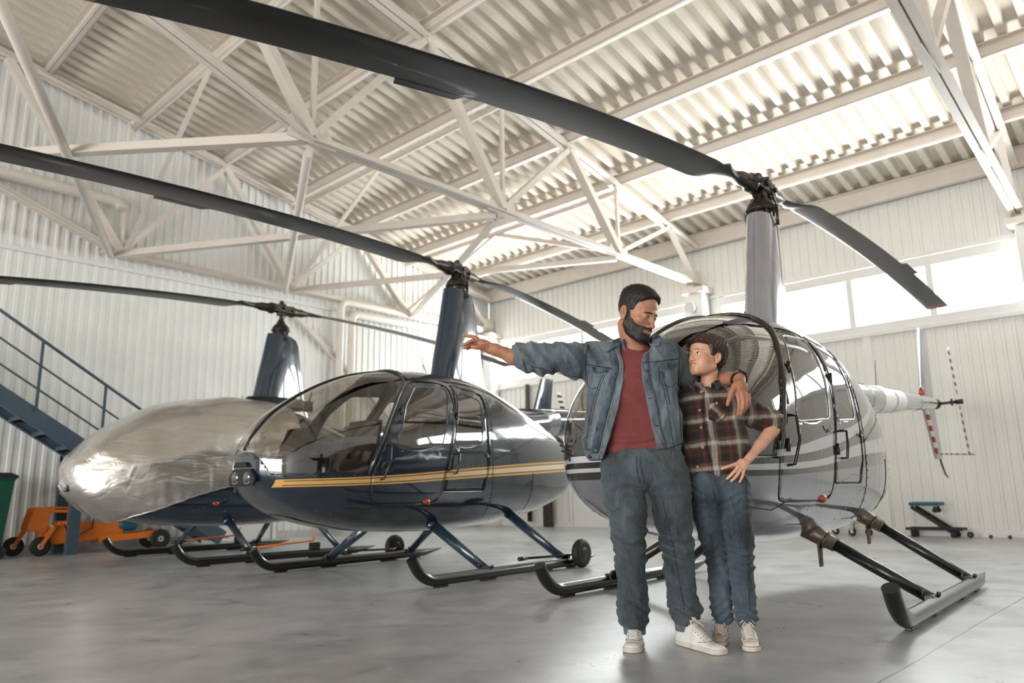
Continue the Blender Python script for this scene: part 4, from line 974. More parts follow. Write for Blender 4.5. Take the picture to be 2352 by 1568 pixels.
def snet(f, lo, hi, h, B=8, margin=1.7):
    """surface nets on a sparse grid; returns (verts, quads)"""
    lo, hi = A3(lo), A3(hi); nb = np.ceil((hi - lo) / (h * B)).astype(int); n = nb * B + 1
    bi = np.stack(np.meshgrid(*[np.arange(k) for k in nb], indexing='ij'), -1).reshape(-1, 3)
    cen = lo + (bi.astype(f32) + .5) * (h * B); dc = f(cen)
    val = np.empty(n, f32)
    # coarse fill
    coarse = dc.reshape(nb); val[:-1, :-1, :-1] = np.repeat(np.repeat(np.repeat(coarse, B, 0), B, 1), B, 2)
    val[-1] = val[-2]; val[:, -1] = val[:, -2]; val[:, :, -1] = val[:, :, -2]
    act = bi[np.abs(dc) < h * B * .87 * margin]
    off = np.stack(np.meshgrid(*[np.arange(B + 1)] * 3, indexing='ij'), -1).reshape(-1, 3)
    for s in range(0, len(act), 600):
        idx = (act[s:s + 600, None, :] * B + off[None]).reshape(-1, 3)
        lin = np.unique(np.ravel_multi_index(idx.T, n)); g = np.stack(np.unravel_index(lin, n), -1)
        val.ravel()[lin] = f(lo + g.astype(f32) * h)
    S = val < 0
    cs = S[:-1, :-1, :-1].astype(np.int8)
    for dx in (0, 1):
        for dy in (0, 1):
            for dz in (0, 1):
                if dx + dy + dz: cs = cs + S[dx:n[0] - 1 + dx, dy:n[1] - 1 + dy, dz:n[2] - 1 + dz]
    mixed = (cs > 0) & (cs < 8); c = np.argwhere(mixed); vid = np.full(mixed.shape, -1, int); vid[mixed] = np.arange(len(c))
    acc = np.zeros((len(c), 3), np.float64); cnt = np.zeros(len(c))
    for ax in range(3):
        o1, o2 = [k for k in range(3) if k != ax]
        for u in (0, 1):
            for v in (0, 1):
                a = c.copy(); a[:, o1] += u; a[:, o2] += v; b = a.copy(); b[:, ax] += 1
                va, vb = val[tuple(a.T)], val[tuple(b.T)]; m = (va < 0) != (vb < 0); t = np.where(m, va / np.where(m, va - vb, 1), 0)
                pt = a.astype(float); pt[:, ax] += t; acc[m] += pt[m]; cnt[m] += 1
    verts = lo + (acc / cnt[:, None]) * h
    quads = []
    for ax in range(3):
        o1, o2 = (ax + 1) % 3, (ax + 2) % 3
        sl = [slice(0, n[k] - 1) for k in range(3)]; sl2 = list(sl); sl2[ax] = slice(1, n[ax])
        sl[o1] = sl2[o1] = slice(1, n[o1] - 1); sl[o2] = sl2[o2] = slice(1, n[o2] - 1)
        a, b = S[tuple(sl)], S[tuple(sl2)]
        for inv, m in ((False, a & ~b), (True, ~a & b)):
            g = np.argwhere(m); g[:, o1] += 1; g[:, o2] += 1
            q = []
            for u, v in ((0, 0), (-1, 0), (-1, -1), (0, -1)):
                k = g.copy(); k[:, o1] += u; k[:, o2] += v; q.append(vid[tuple(k.T)])
            q = np.stack(q, 1); q = q if inv else q[:, ::-1]; quads.append(q[(q >= 0).all(1)])
    return verts, np.concatenate(quads)[:, ::-1]
def npmesh(name, parts, mats, parent, matfn=None, disp=None):
    """parts: list of (verts, quads) joined into one mesh"""
    V_, Q_ = [], []; o = 0
    for v, q in parts: V_.append(v); Q_.append(q + o); o += len(v)
    v = np.concatenate(V_); q = np.concatenate(Q_)
    me = bpy.data.meshes.new(name); me.vertices.add(len(v)); me.loops.add(q.size); me.polygons.add(len(q))
    me.vertices.foreach_set('co', v.astype(f32).ravel()); me.loops.foreach_set('vertex_index', q.ravel().astype(np.int32))
    me.polygons.foreach_set('loop_start', np.arange(0, q.size, 4, dtype=np.int32))
    for m in (mats if isinstance(mats, (list, tuple)) else [mats]): me.materials.append(m)
    me.update(calc_edges=True); me.polygons.foreach_set('use_smooth', np.ones(len(q), bool))
    if disp is not None:
        nr = np.empty(len(v) * 3, f32); me.vertices.foreach_get('normal', nr); nr = nr.reshape(-1, 3)
        v = v + nr * disp(v.astype(f32), nr)[:, None]; me.vertices.foreach_set('co', v.astype(f32).ravel())
    if matfn is not None:
        c = v[q].mean(1); me.polygons.foreach_set('material_index', matfn(c.astype(f32)).astype(np.int32))
    me.update(); o = bpy.data.objects.new(name, me); return link(o, parent)
from mathutils.bvhtree import BVHTree
# ---- people share one frame: x to the right, y away, z up, origin on the floor under the man
PO = V(3.2, 2.0, 0); PRZ = -YAW; PR = Matrix.Rotation(PRZ, 3, 'Z'); PRi = PR.transposed()
CL = PRi @ (V(0, 0, CAMH) - PO)
def pl(px, py, y=0.0):
    """point of the people frame at depth y seen along the ray of a place in the photo (authoring aid for limb joints)"""
    d = PRi @ (_f * FPX + _r * (px - 1176) - _u * (py - 784)); return tuple(CL + d * ((y - CL.y) / d.y))
def rays(px, py): return PRi @ (_f * FPX + _r * (px - 1176) - _u * (py - 784)).normalized()
class Skin:
    def __init__(s, *objs):
        vs, fs = [], []; 
        for o in objs:
            b = len(vs); vs += [v.co.copy() for v in o.data.vertices]; fs += [[b + i for i in p.vertices] for p in o.data.polygons]
        s.t = BVHTree.FromPolygons(vs, fs)
    def hit(s, px, py, off=.002):
        h, n, i, d = s.t.ray_cast(CL, rays(px, py)); 
        if h is None: return Vector(pl(px, py, -.1)), V(7, -1, 0)
        if n.y > 0: n = -n
        return h + n * off, n
    def line(s, pts, off=.002, step=6):
        out = []
        for (a, b), (c, d) in zip(pts, pts[1:]):
            n = max(1, int(math.hypot(c - a, d - b) / step))
            for k in range(n): out.append(s.hit(a + (c - a) * k / n, b + (d - b) * k / n, off))
        out.append(s.hit(*pts[-1], off)); good = [h for h, n_ in out if n_.length < 1.5 and n_.x != 7]
        return good if len(good) > 1 else [out[0][0], out[0][0] + V(0, .001, 0)]
def eul(yaw, pitch, roll=0):
    return (Matrix.Rotation(radians(yaw), 3, 'Z') @ Matrix.Rotation(radians(pitch), 3, 'X') @ Matrix.Rotation(radians(roll), 3, 'Y'))

# ---- head (local: face towards -y, eye line at z = 0)
def head_fn(child=False, lid=.5, smile=.4, ears=True):
    jw = .0545 if not child else .050; ch = -.104 if not child else -.097
    def f(p):
        ax = np.abs(p[:, 0]); m = np.stack([ax, p[:, 1], p[:, 2]], 1).astype(f32)
        d = ell(p, (0, .014, .034), (.0765, .097, .087)); d = smin(d, ell(p, (0, -.028, -.035), (.062, .064, .075)), .03)
        d = smin(d, ell(p, (0, -.03, .045), (.060, .056, .05)), .03)
        d = smin(d, cap(m, (jw, .008, -.06), (.017, -.074, ch), .018, .017), .028)
        d = smin(d, ell(p, (0, -.078, ch + .001), (.022, .018, .018)), .018)
        if child: d = smin(d, ell(m, (.037, -.058, -.045), (.024, .026, .026)), .03)
        d = smin(d, ell(m, (.043, -.060, -.024), (.021, .02, .017)), .022)
        d = smin(d, cap(m, (.008, -.089, .021), (.040, -.075, .020), .009 if not child else .006, .007), .016)
        d = smin(d, ell(p, (0, -.078, -.068), (.033, .023, .030)), .018)
        d = smax(d, -ell(m, (.0315, -.102, -.002), (.018, .0175, .0115)), .014)
        nb = .0 if not child else .012; nt = -.119 + (.008 if child else 0)
        d = smin(d, cap(p, (0, -.089 - nb * 0, .010), (0, nt + .006, -.034 + nb * .3), .0075, .0105), .012)
        d = smin(d, ell(p, (0, nt + .003, -.038 + nb * .3), (.0115, .0115, .0095)), .006)
        d = smin(d, ell(m, (.0125, -.103, -.043 + nb * .3), (.0078, .0105, .0078)), .006)
        d = smax(d, -ell(m, (.0065, -.1095, -.0505 + nb * .3), (.0035, .005, .005)), .003)
        s = smile * .01; zl = -.0675
        d = smin(d, chain(m, [(0, -.1015, zl + .0045), (.008, -.1015, zl + .0062), (.026, -.088, zl + .002 + s)], [.0036, .0042, .0022]), .005)
        lo_ = .0035 if child else 0
        d = smin(d, chain(m, [(0, -.1005, zl - .0065 - lo_), (.010, -.099, zl - .0062 - lo_), (.024, -.088, zl - .001 + s)], [.0050, .0048, .0025]), .005)
        gap = .0010 if not child else .0036
        gy = .006 if child else 0
        d = smax(d, -chain(m, [(0, -.109 + gy, zl - gap * .3), (.012, -.104 + gy * .8, zl + s * .15), (.0275, -.089, zl + s)], [.0012 + gap, .0012 + gap, .0012]), .002)
        if not child: d = smax(d, -cap(m, (.0325, -.086, zl + s - .008), (.0305, -.088, zl + s + .012), .0014), .006)
        # lids: ball with a slot
        e = ell(m, (.0315, -.0795, -.001), (.0138, .0138, .0138)); up = (p[:, 2] + .001) - (.0075 * lid + (p[:, 1] + .093) * .1 - (ax - .0315) ** 2 * 22); dn = -(p[:, 2] + .001) - (.0048 - (ax - .0315) ** 2 * 14)
        slot = np.maximum(np.maximum(up, dn), p[:, 1] + .078); d = smin(d, smax(e, -slot, .0012), .006)
        # ears
        R = np.array(Matrix.Rotation(radians(-18), 3, 'Z') @ Matrix.Rotation(radians(-10), 3, 'X')); ez = -.012
        ear = ell(m, (.0805, .016, ez + .001), (.0075, .0185, .032), R); ear = smin(ear, ell(m, (.0765, .008, ez - .026), (.006, .010, .011)), .006)
        ear = smax(ear, -ell(m, (.0865, .0135, ez + .004), (.0075, .0105, .0205), R), .0035)
        ear = smin(ear, ell(m, (.0785, .003, ez - .004), (.004, .004, .007)), .003); ear = smin(ear, cap(m, (.082, .013, ez - .012), (.083, .0215, ez + .016), .0026, .0022), .003)
        if ears: d = smin(d, ear, .004)
        return d
    return f
def xf(f, M3, o, s=1.0):
    """place a local implicit into the people frame"""
    Rm = np.array(M3, f32); o = A3(o)
    return lambda p: f(((p - o) @ Rm) / s) * s
def bounds_of(M3, o, s, lo, hi):
    cs = [Vector(o) + (M3 @ Vector((x, y, z))) * s for x in (lo[0], hi[0]) for y in (lo[1], hi[1]) for z in (lo[2], hi[2])]
    return [min(c[k] for c in cs) for k in range(3)], [max(c[k] for c in cs) for k in range(3)]
def loc_of(p, M3, o, s): return ((p - A3(o)) @ np.array(M3, f32)) / s
def lips_mask(q, smile, child):
    s = smile * .01; zl = -.0675; ax = np.abs(q[:, 0]); w = np.clip(1 - (ax / .0285) ** 2, 0, 1); cz = zl + s * (ax / .028) ** 2 - .0005
    return (q[:, 1] < -.082) & (np.abs(q[:, 2] - cz) < (.0095 if child else .0078) * np.sqrt(w)) & (ax < .0285)
def strands(mb, roots, dirs, length, r0, seg=3, curl=.0, mi=0, sag=0, jitter=.3):
    for p, d in zip(roots, dirs):
        d = Vector(d).normalized(); L = length * random.uniform(1 - jitter, 1 + jitter); x, y, z = frame_of(d); q = Vector(p); rings = []
        for k in range(seg + 1):
            t = k / seg; r = r0 * (1 - t * .85); rings.append([q + x * r, q + y * r * .9 - x * r * .5, q - y * r * .9 - x * r * .5])
            d = (d + x * curl * random.uniform(-1, 1) + V(0, 0, -sag)).normalized(); q = q + d * (L / seg)
        mb.loft(rings, mi, (False, True), True, True)
def skinmat(name, c1, c2, red):
    m, nt, b = newmat(name); vec = coords(nt); n1 = noise_tex(nt, vec, 14, 4, .6)
    nt.links.new(ramp(nt, n1, [(.3, c1), (.7, c2)]), b.inputs['Base Color'])
    b.inputs['Roughness'].default_value = .48; b.inputs['Subsurface Weight'].default_value = .12; b.inputs['Subsurface Radius'].default_value = (.01, .004, .002); b.inputs['Subsurface Scale'].default_value = 1
    bump(nt, b, noise_tex(nt, vec, 260, 3, .6), .12, .002); return m
M['skinM'] = skinmat('tanned_skin', srgb(164, 110, 84), srgb(190, 136, 108), 0)
M['skinB'] = skinmat('fair_skin', srgb(206, 152, 124), srgb(222, 174, 148), 0)
M['lip'] = pmat('lip_skin', srgb(160, 98, 82), .42, var=.06); M['lipb'] = pmat('lip_skin_fair', srgb(206, 132, 114), .4, var=.05)
M['eyew'] = pmat('eye_white', srgb(228, 224, 218), .15, var=.01, coat=1); M['iris'] = pmat('dark_iris', srgb(52, 38, 28), .1, coat=1)
M['teeth'] = pmat('teeth', srgb(238, 234, 224), .25, var=.01)
def hairmat(name, c1, c2, sc=(1, 1, 1), rough=.5, bm=.6):
    m, nt, b = newmat(name); vec = coords(nt, sc); n1 = noise_tex(nt, vec, 120, 3, .7)
    nt.links.new(ramp(nt, n1, [(.3, c1), (.7, c2)]), b.inputs['Base Color']); b.inputs['Roughness'].default_value = rough; bump(nt, b, n1, bm, .004); return m
M['hairM'] = hairmat('short_black_brown_hair', srgb(17, 14, 12), srgb(38, 32, 28)); M['beard'] = hairmat('dark_brown_beard', srgb(24, 19, 16), srgb(50, 39, 32))
M['hairB'] = hairmat('brown_hair', srgb(44, 29, 22), srgb(88, 60, 46), (1, 1, .25), .42, .5)
def denim(name, dark, light, fade_scale=5, contrast=.5):
    m, nt, b = newmat(name); vec = coords(nt, (1, 1, .45)); n1 = noise_tex(nt, vec, fade_scale, 5, .6, .4); v2 = coords(nt, (1, 1, .12)); n2 = noise_tex(nt, v2, 160, 3, .7)
    c = ramp(nt, n1, [(.5 - contrast / 2, dark), (.5 + contrast / 2, light)])
    c = mix(nt, .16, c, ramp(nt, n2, [(.35, tuple(x * .6 for x in dark[:3])), (.65, tuple(min(1, x * 1.5) for x in light[:3]))]))
    nt.links.new(c, b.inputs['Base Color']); b.inputs['Roughness'].default_value = .85; b.inputs['Sheen Weight'].default_value = .15
    bump(nt, b, noise_tex(nt, coords(nt), 420, 2), .35, .002); return m
M['denimJ'] = denim('faded_denim_jacket_cloth', srgb(44, 54, 62), srgb(122, 135, 144), 7, .28); M['denimD'] = denim('dark_denim_placket', srgb(34, 47, 58), srgb(92, 110, 124), 34, .3)
M['jeansM'] = denim('dark_washed_jeans_cloth', srgb(19, 25, 30), srgb(88, 99, 105), 5, .32); M['jeansB'] = denim('boys_jeans_cloth', srgb(16, 24, 31), srgb(86, 101, 113), 6, .32)
M['tee'] = pmat('brick_red_jersey', srgb(126, 64, 62), .9, var=.07, vscale=30, bmp=.15, bscale=500)
M['stitch'] = pmat('dark_seam_thread', srgb(38, 46, 54), .9, var=.1); M['stitchl'] = pmat('pale_seam_edge', srgb(158, 166, 168), .9, var=.1)
M['copper'] = pmat('aged_copper_button', srgb(88, 60, 46), .4, .7, var=.2); M['woodb'] = pmat('tan_button', srgb(206, 160, 122), .4)
M['shoew'] = pmat('white_leather', srgb(224, 223, 218), .45, var=.04, vscale=14, bmp=.08, bscale=60); M['shoec'] = pmat('cream_leather', srgb(186, 174, 156), .5, var=.05); M['shoecl'] = pmat('off_white_leather', srgb(222, 218, 206), .45, var=.03)
M['sole'] = pmat('scuffed_white_rubber', srgb(206, 200, 190), .6, var=.1, vscale=20); M['lace'] = pmat('white_lace', srgb(212, 206, 196), .85); M['redline'] = pmat('red_sole_line', srgb(178, 84, 66), .6)

def shoe(name, parent, heel, toe, mats, w=.052, high=.075, lacestyle=0, tongue=.0):
    """heel, toe: ground points in the people frame"""
    h, t = Vector(heel), Vector(toe); L = (t - h).length; d = (t - h).normalized(); s = V(d.y, -d.x, 0)
    Rm = np.array([[s.x, d.x, 0], [s.y, d.y, 0], [0, 0, 1]], f32); o = A3(h)
    def loc(p): return (p - o) @ Rm
    def out2(q, g=0):
        x, y = q[:, 0], q[:, 1]; z0 = np.zeros_like(x); P = np.stack([x, y, z0], 1)
        return smin(cap(P, (0, .036, 0), (-.002, L * .45, 0), .034 + g, w * .72 + g), cap(P, (-.002, L * .55, 0), (.003, L - w * .86, 0), w * .8 + g, w * .86 + g), .03)
    def sole(p): q = loc(p); a = out2(q); b = np.abs(q[:, 2] - .0125) - .0115; return smax(a, b, .005)
    def upper(p):
        q = loc(p); y = q[:, 1] / L; top = .040 + high * sstep(y, .80, .34) * (1 - .14 * sstep(y, .32, .05))
        a = out2(q, -.003) + np.clip(q[:, 2] - .03, 0, 1) * (.16 + .12 * sstep(y, .3, .6)); b = q[:, 2] - top
        r = smax(a, b, .034); r = smax(r, .012 - q[:, 2], .003)
        hole = ell(q, (0, L * .2, .135), (.028, .048, .045)); return smax(r, -hole, .008)
    root = empty(name, (0, 0, 0), 0, parent)
    lo = [min(h.x, t.x) - .08, min(h.y, t.y) - .08, -.01]; hi = [max(h.x, t.x) + .08, max(h.y, t.y) + .08, .15]
    up = npmesh('upper', [snet(upper, lo, hi, .003)], mats[0], root); npmesh('sole', [snet(sole, lo, hi, .003)], mats[1], root)
    bvh = Skin(up)
    W = lambda x, y, z: h + s * x + d * y + V(0, 0, z)
    def top(x, y, off=.002):
        hh, n, i, dd = bvh.t.ray_cast(W(x, y, .2), V(0, 0, -1)); return (hh + n * off) if hh is not None else W(x, y, .06)
    mb = MB(); n = 6
    for k in range(n):
        y = L * (.67 - .045 * k); mb.tube([top(x_, y - .003 * (x_ / .02), .003) for x_ in (-.021, -.01, 0, .01, .021)], .0026, 6, sy=.7); mb.tube([top(x_, y - .018 + .018 * (x_ + .02) / .04, .002) for x_ in (-.02, -.01, 0, .01, .02)], .0022, 6, sy=.7)
    yk = L * .40; c = top(0, yk, .008)
    for sg in (-1, 1):
        mb.tube([c, c + s * .02 * sg + V(0, 0, .006) + d * .01, c + s * .035 * sg - V(0, 0, .008) + d * .012, c + s * .018 * sg + V(0, 0, -.002), c], .0026, 6); mb.tube([c, c + s * .015 * sg + d * .02 - V(0, 0, .004), c + s * .028 * sg + d * .035 - V(0, 0, .02)], .0026, 6)
    mb.build('laces', M['lace'], root)
    tg = MB(); rings = []
    for k in range(7):
        u = k / 6; c = top(0, L * (.44 - .10 * u), .002) if u < .35 else rings_c + V(0, 0, .010) - d * .006
        rings_c = c; wv = .019 + .006 * u; rings.append([c + s * (wv * cos(a)) + d * (.004 * sin(a)) for a in [2 * pi * i / 16 for i in range(16)]])
    tg.loft(rings); tg.build('tongue', mats[0], root)
    for sg in (-1, 1):
        ey = MB()
        for k in range(5): p = top(sg * .0235, L * (.67 - .055 * k), .001); ey.sphere(p, .0022, 6, 4)
        ey.build('eyelet_row', M['stitch'], root, weld=False)
    sm = MB(); sm.tube([top(-.036, L * .60), top(-.028, L * .70), top(0, L * .735), top(.028, L * .70), top(.036, L * .60)], .0012, 5); sm.build('toe_seam', M['stitch'], root)
    if len(mats) > 2:
        pts = []
        for a in np.linspace(0, 2 * pi, 40):
            # march to the sole outline
            c0 = V(0, L * .5, 0); dr = V(sin(a), cos(a), 0); rr = np.linspace(.01, L * .62, 600, dtype=f32); P = np.stack([dr.x * rr, L * .5 + dr.y * rr, rr * 0 + .0], 1).astype(f32); dd = out2(P); i = int(np.argmax(dd > 0)); pts.append(W(P[i, 0], P[i, 1], .0235))
        rl = MB(); rl.tube(pts, .0013, 6); rl.build('sole_line', mats[2], root)
    return root
# ================================================================== the man
def build_head_parts(root, skin, lip, M3, o, s, child, lid, smile, brow_col, gaze=(0, 0), beard=None, hres=.0021):
    fl = head_fn(child, lid, smile); F = xf(fl, M3, o, s)
    lo, hi = bounds_of(M3, o, s, (-.10, -.135, -.125), (.10, .125, .135))
    return F, lo, hi
def eyes(root, M3, o, s, gaze, cen=(.0315, -.0795, -.001), lashes=()):
    for sg in (-1, 1):
        c = Vector((sg * cen[0], cen[1], cen[2])); mb = MB()
        W = lambda v: Vector(o) + (M3 @ Vector(v)) * s
        mb.sphere(W(c), .0124 * s, 20, 14); e = mb.build('eyeball', M['eyew'], root)
        g = Vector((gaze[0], -1, gaze[1])).normalized(); mi = MB(); ax = (M3 @ g)
        mi.lathe(W(c + g * .0110), ax, [(.0056 * s, 0), (.0052 * s, .0012 * s), (.003 * s, .0020 * s), (.0, .0022 * s)], 18); mi.build('iris', M['iris'], e)
        el = MB(); el.tube([W((sg * (cen[0] + x), cen[1] - sqrt(max(0, .0142 ** 2 - x * x - z * z)) , cen[2] + z)) for x, z in lashes], [.0007 * s, .0011 * s, .0013 * s, .0013 * s, .0011 * s, .0007 * s], 6); el.build('eyelash', M['hairM'], e)
def brows(root, F, M3, o, s, mat, arch=.004, y0=-.088, z0=.019, thick=.0032, n=70):
    W = lambda v: A3(Vector(o) + (M3 @ Vector(v)) * s)
    def proj(x, z):
        ys = np.linspace(-.12, -.04, 80); P = np.stack([W((x, y, z)) for y in ys]); dd = F(P); k = int(np.argmax(dd < 0)); return Vector(P[k])
    for sg in (-1, 1):
        mb = MB(); pts = []; rr = []
        for t in np.linspace(0, 1, 9):
            x = .011 + .037 * t; z = z0 + arch * sin(pi * min(1, t * 1.25 - .0)) - .004 * t; pts.append(proj(sg * x, z)); rr.append(thick * s * (.9 + .3 * sin(pi * t)) * (1 if t < .8 else .5))
        mb.tube(pts, rr, 8, sy=.7)
        for _ in range(n):
            t = random.random(); x = .011 + .037 * t; z = z0 + arch * sin(pi * min(1, t * 1.25)) - .004 * t + random.uniform(-.003, .003); p = proj(sg * x, z)
            strands(mb, [p], [M3 @ V(sg * (.6 + t * .6), -.25, .5 - t * .7)], .007 * s, .00035, 2)
        mb.build('eyebrow', mat, root)

def man():
    root = empty('person', tuple(PO), PRZ)
    tag(root, 'bearded man in an open denim jacket and red T-shirt, pointing with one arm', 'person')
    HM = eul(41, 24, 4); HO = (-.078, -.025, 1.598); HS = 1.055; smile = .55
    hf = head_fn(False, .02, smile); Fh = xf(hf, HM, HO, HS); Fn = xf(head_fn(False, .3, smile, False), HM, HO, HS)
    W = lambda x, y, z: tuple(Vector(HO) + (HM @ Vector((x, y, z))) * HS)
    neck = lambda p: smin(cap(p, W(0, .03, -.07), (-.09, .035, 1.40), .054, .060), cap(p, (-.09, .04, 1.40), (-.09, .04, 1.32), .07, .08), .03)
    def FH(p): return smin(Fh(p), neck(p), .014)
    headmesh = snet(FH, (-.215, -.19, 1.36), (.07, .13, 1.78), .0022)
    # pointing hand
    y0 = -.075
    q = lambda px, py, y=y0: pl(1040 + px / 11.2, 740 + py / 11.2, y)
    def hand1(p):
        d = chain(p, [pl(1212, 822, -.05), pl(1180, 820, -.06), q(1080, 700), q(960, 660)], [.040, .037, .0265, .024], .02)
        d = smin(d, ell(p, q(800, 555, y0 - .002), (.040, .0155, .0235), np.array(Matrix.Rotation(radians(22), 3, 'Y'))), .015)
        d = smin(d, cap(p, q(930, 720, y0 - .01), q(760, 670, y0 - .022), .017, .013), .012)
        fs = [([(640, 430, .0), (520, 372, .003), (400, 350, .004), (285, 328, .002)], .0098), ([(620, 500, -.002), (490, 472, -.014), (365, 540, -.020), (245, 588, -.016)], .0098), ([(620, 545, .006), (485, 572, .0), (385, 615, -.006), (288, 663, -.004)], .0092), ([(640, 590, .014), (525, 632, .012), (440, 655, .008), (368, 688, .006)], .0082)]
        for pts, r in fs: d = smin(d, chain(p, [q(a, b, y0 + c) for a, b, c in pts], [r * 1.12, r, r * .92, r * .78]), .005)
        return smin(d, chain(p, [q(860, 650, y0 - .018), q(720, 640, y0 - .034), q(600, 645, y0 - .042), q(512, 640, y0 - .044)], [.015, .0132, .0118, .0098]), .006)
    # resting hand over the boy's shoulder
    q2 = lambda px, py, y=-.115: pl(1560 + px / 5.41, 860 + py / 5.41, y)
    def hand2(p):
        d = chain(p, [(.275, .17, 1.285), (.375, .055, 1.262), q2(735, 40, -.045), q2(750, 100, -.08)], [.045, .037, .029, .030], .03)
        d = smin(d, ell(p, q2(765, 165, -.108), (.034, .018, .040), np.array(Matrix.Rotation(radians(12), 3, 'X') @ Matrix.Rotation(radians(-14), 3, 'Y'))), .02)
        fs = [([(722, 235, .0), (742, 335, -.012), (742, 425, -.006), (728, 500, .008)], .0092), ([(775, 232, -.002), (797, 330, -.018), (790, 415, -.014), (765, 490, .004)], .0094), ([(822, 235, .004), (838, 325, -.010), (825, 405, -.006), (795, 468, .010)], .0088), ([(858, 245, .010), (868, 330, .0), (852, 395, .004), (820, 445, .016)], .0076)]
        for pts, r in fs: d = smin(d, chain(p, [q2(a, b, -.118 + c) for a, b, c in pts], [r * 1.15, r * 1.02, r * .95, r * .8]), .0045)
        return smin(d, chain(p, [q2(690, 140, -.105), q2(648, 215, -.122), q2(622, 300, -.126), q2(600, 372, -.118)], [.016, .0125, .011, .0088]), .008)
    h1 = snet(hand1, (-1.02, -.16, 1.30), (-.60, .02, 1.52), .0024)
    h2 = snet(hand2, (.24, -.21, 1.02), (.50, .25, 1.34), .0024)
    # hidden core that joins everything under the clothes
    def core(p):
        d = ell(p, (-.10, .02, 1.22), (.15, .09, .2)); d = smin(d, cap(p, (-.09, .04, 1.30), (-.09, .04, 1.42), .07, .055), .05)
        d = smin(d, chain(p, [(-.27, .02, 1.37), (-.50, -.03, 1.37), (-.66, -.06, 1.378)], [.05, .042, .036]), .04)
        d = smin(d, chain(p, [(.06, .03, 1.37), (.24, .18, 1.29), (.30, .16, 1.28)], [.05, .042, .04]), .04)
        d = smin(d, ell(p, (-.085, .01, .88), (.14, .085, .15)), .06)
        for L_ in ([(-.18, .0, .78), (-.17, -.01, .43), (-.16, .03, .07)], [(.02, .0, .78), (.05, -.02, .43), (.08, .01, .07)]): d = smin(d, chain(p, L_, [.055, .04, .03]), .03)
        return d
    co = snet(core, (-.75, -.12, .03), (.40, .28, 1.50), .008)
    lm = lambda c: lips_mask(loc_of(c, HM, HO, HS), smile, False).astype(int)
    body = npmesh('body', [headmesh, h1, h2, co], [M['skinM'], M['lip']], root, matfn=lm)
    eyes(root, HM, HO, HS, (.1, -.62), lashes=[(-.0115, -.001), (-.007, .0012), (-.002, .002), (.003, .0018), (.008, .0), (.012, -.003)]); brows(root, Fh, HM, HO, HS, M['hairM'], arch=.003, z0=.0175, thick=.0036, n=90)
    # beard
    def bmask(q):
        ax, y, z = np.abs(q[:, 0]), q[:, 1], q[:, 2]
        top = -.046 - .0 * ax + sstep(y, -.075, -.03) * .020 + sstep(y, -.03, .0) * .055      # cheek line rising to the sideburn
        m = sstep(top - z, -.004, .010)
        m = m * sstep(y, .012, -.002)                                                       # stop before the ear
        mo = (z > -.064) & (ax < .012)
        lipz = ((ax / .030) ** 2 + ((z + .069) / .0105) ** 2); m = m * sstep(lipz, .75, 1.35)
        m = m * sstep(z, -.142, -.122) ; m = np.maximum(m * 1, 0)
        nose = sstep(((ax / .019) ** 2 + ((z + .036) / .018) ** 2), .8, 1.3); return m * nose
    def Fb(p):
        q = loc_of(p, HM, HO, HS); m = bmask(q); th = -.004 + m * (.0075 + .006 * sstep(-q[:, 2], .085, .11)); n = wnoise(p, 420, 420, 300) * .0011 + wnoise(p, 150, 150, 120, 3) * .0008
        return Fn(p) - th - n * m
    bd = npmesh('beard', [snet(Fb, (-.19, -.19, 1.40), (.06, .06, 1.66), .0022)], M['beard'], root)
    fz = MB(); bb = [v.co for v in bd.data.vertices]; rt = []; dr = []
    nr = [v.normal for v in bd.data.vertices]
    for _ in range(1500):
        i = random.randrange(len(bb))
        if Fn(np.array([bb[i]], f32))[0] < .0015: continue
        rt.append(bb[i]); dr.append(nr[i] * .7 + Vector((0, -.1, -.8)))
    strands(fz, rt, dr, .008, .00045, 2); fz.build('beard_hair', M['beard'], bd, weld=False, fixn=False)
    # hair
    def hmask(q):
        ax, y, z = np.abs(q[:, 0]), q[:, 1], q[:, 2]
        line = .078 - .012 * sstep(ax, .0, .03) * 0 + .006 * np.cos(ax * 60) - sstep(ax, .042, .062) * .010      # front hairline height
        front = sstep(z - line + (y + .075) * .55, -.004, .024)
        side = sstep(y - (-.040 - (z - .03) * .35), -.002, .010) * sstep(z, -.0, .014)
        back = sstep(y, .028, .040) * sstep(z, -.075, -.05)
        return np.maximum(np.maximum(front, side), back)
    def Fr(p):
        q = loc_of(p, HM, HO, HS); m = hmask(q); fade = sstep(q[:, 2], .0, .06)
        th = -.004 + m * (.007 + .017 * fade * sstep(q[:, 2], .03, .11)); n = wnoise(p, 300, 300, 300, 5) * .0014 + wnoise(p, 110, 110, 110, 2) * .0016
        d = ell(loc_of(p, HM, (0, 0, 0), 1) * 0 + q, (0, .014, .034), (.0765, .097, .087)) * HS
        return smin(Fn(p), d, .002) - th - n * m * fade
    hr = npmesh('hair', [snet(Fr, (-.19, -.17, 1.50), (.06, .12, 1.80), .0024)], M['hairM'], root)
    fz = MB(); bb = [v.co for v in hr.data.vertices]; nr = [v.normal for v in hr.data.vertices]; rt = []; dr = []; Hf = HM @ V(.1, -.7, .15)
    for _ in range(3800):
        i = random.randrange(len(bb)); qz = loc_of(np.array([bb[i]], f32), HM, HO, HS)[0]
        if nr[i].dot(bb[i] - Vector(HO)) < 0 or Fn(np.array([bb[i]], f32))[0] < .002: continue
        rt.append(bb[i]); dr.append(nr[i] * (.9 if qz[2] > .05 else .25) + Hf * .9 + V(0, 0, -.5 if qz[2] < .05 else 0))
    strands(fz, rt, dr, .0085, .00045, 2); fz.build('hair_strands', M['hairM'], hr, weld=False, fixn=False)

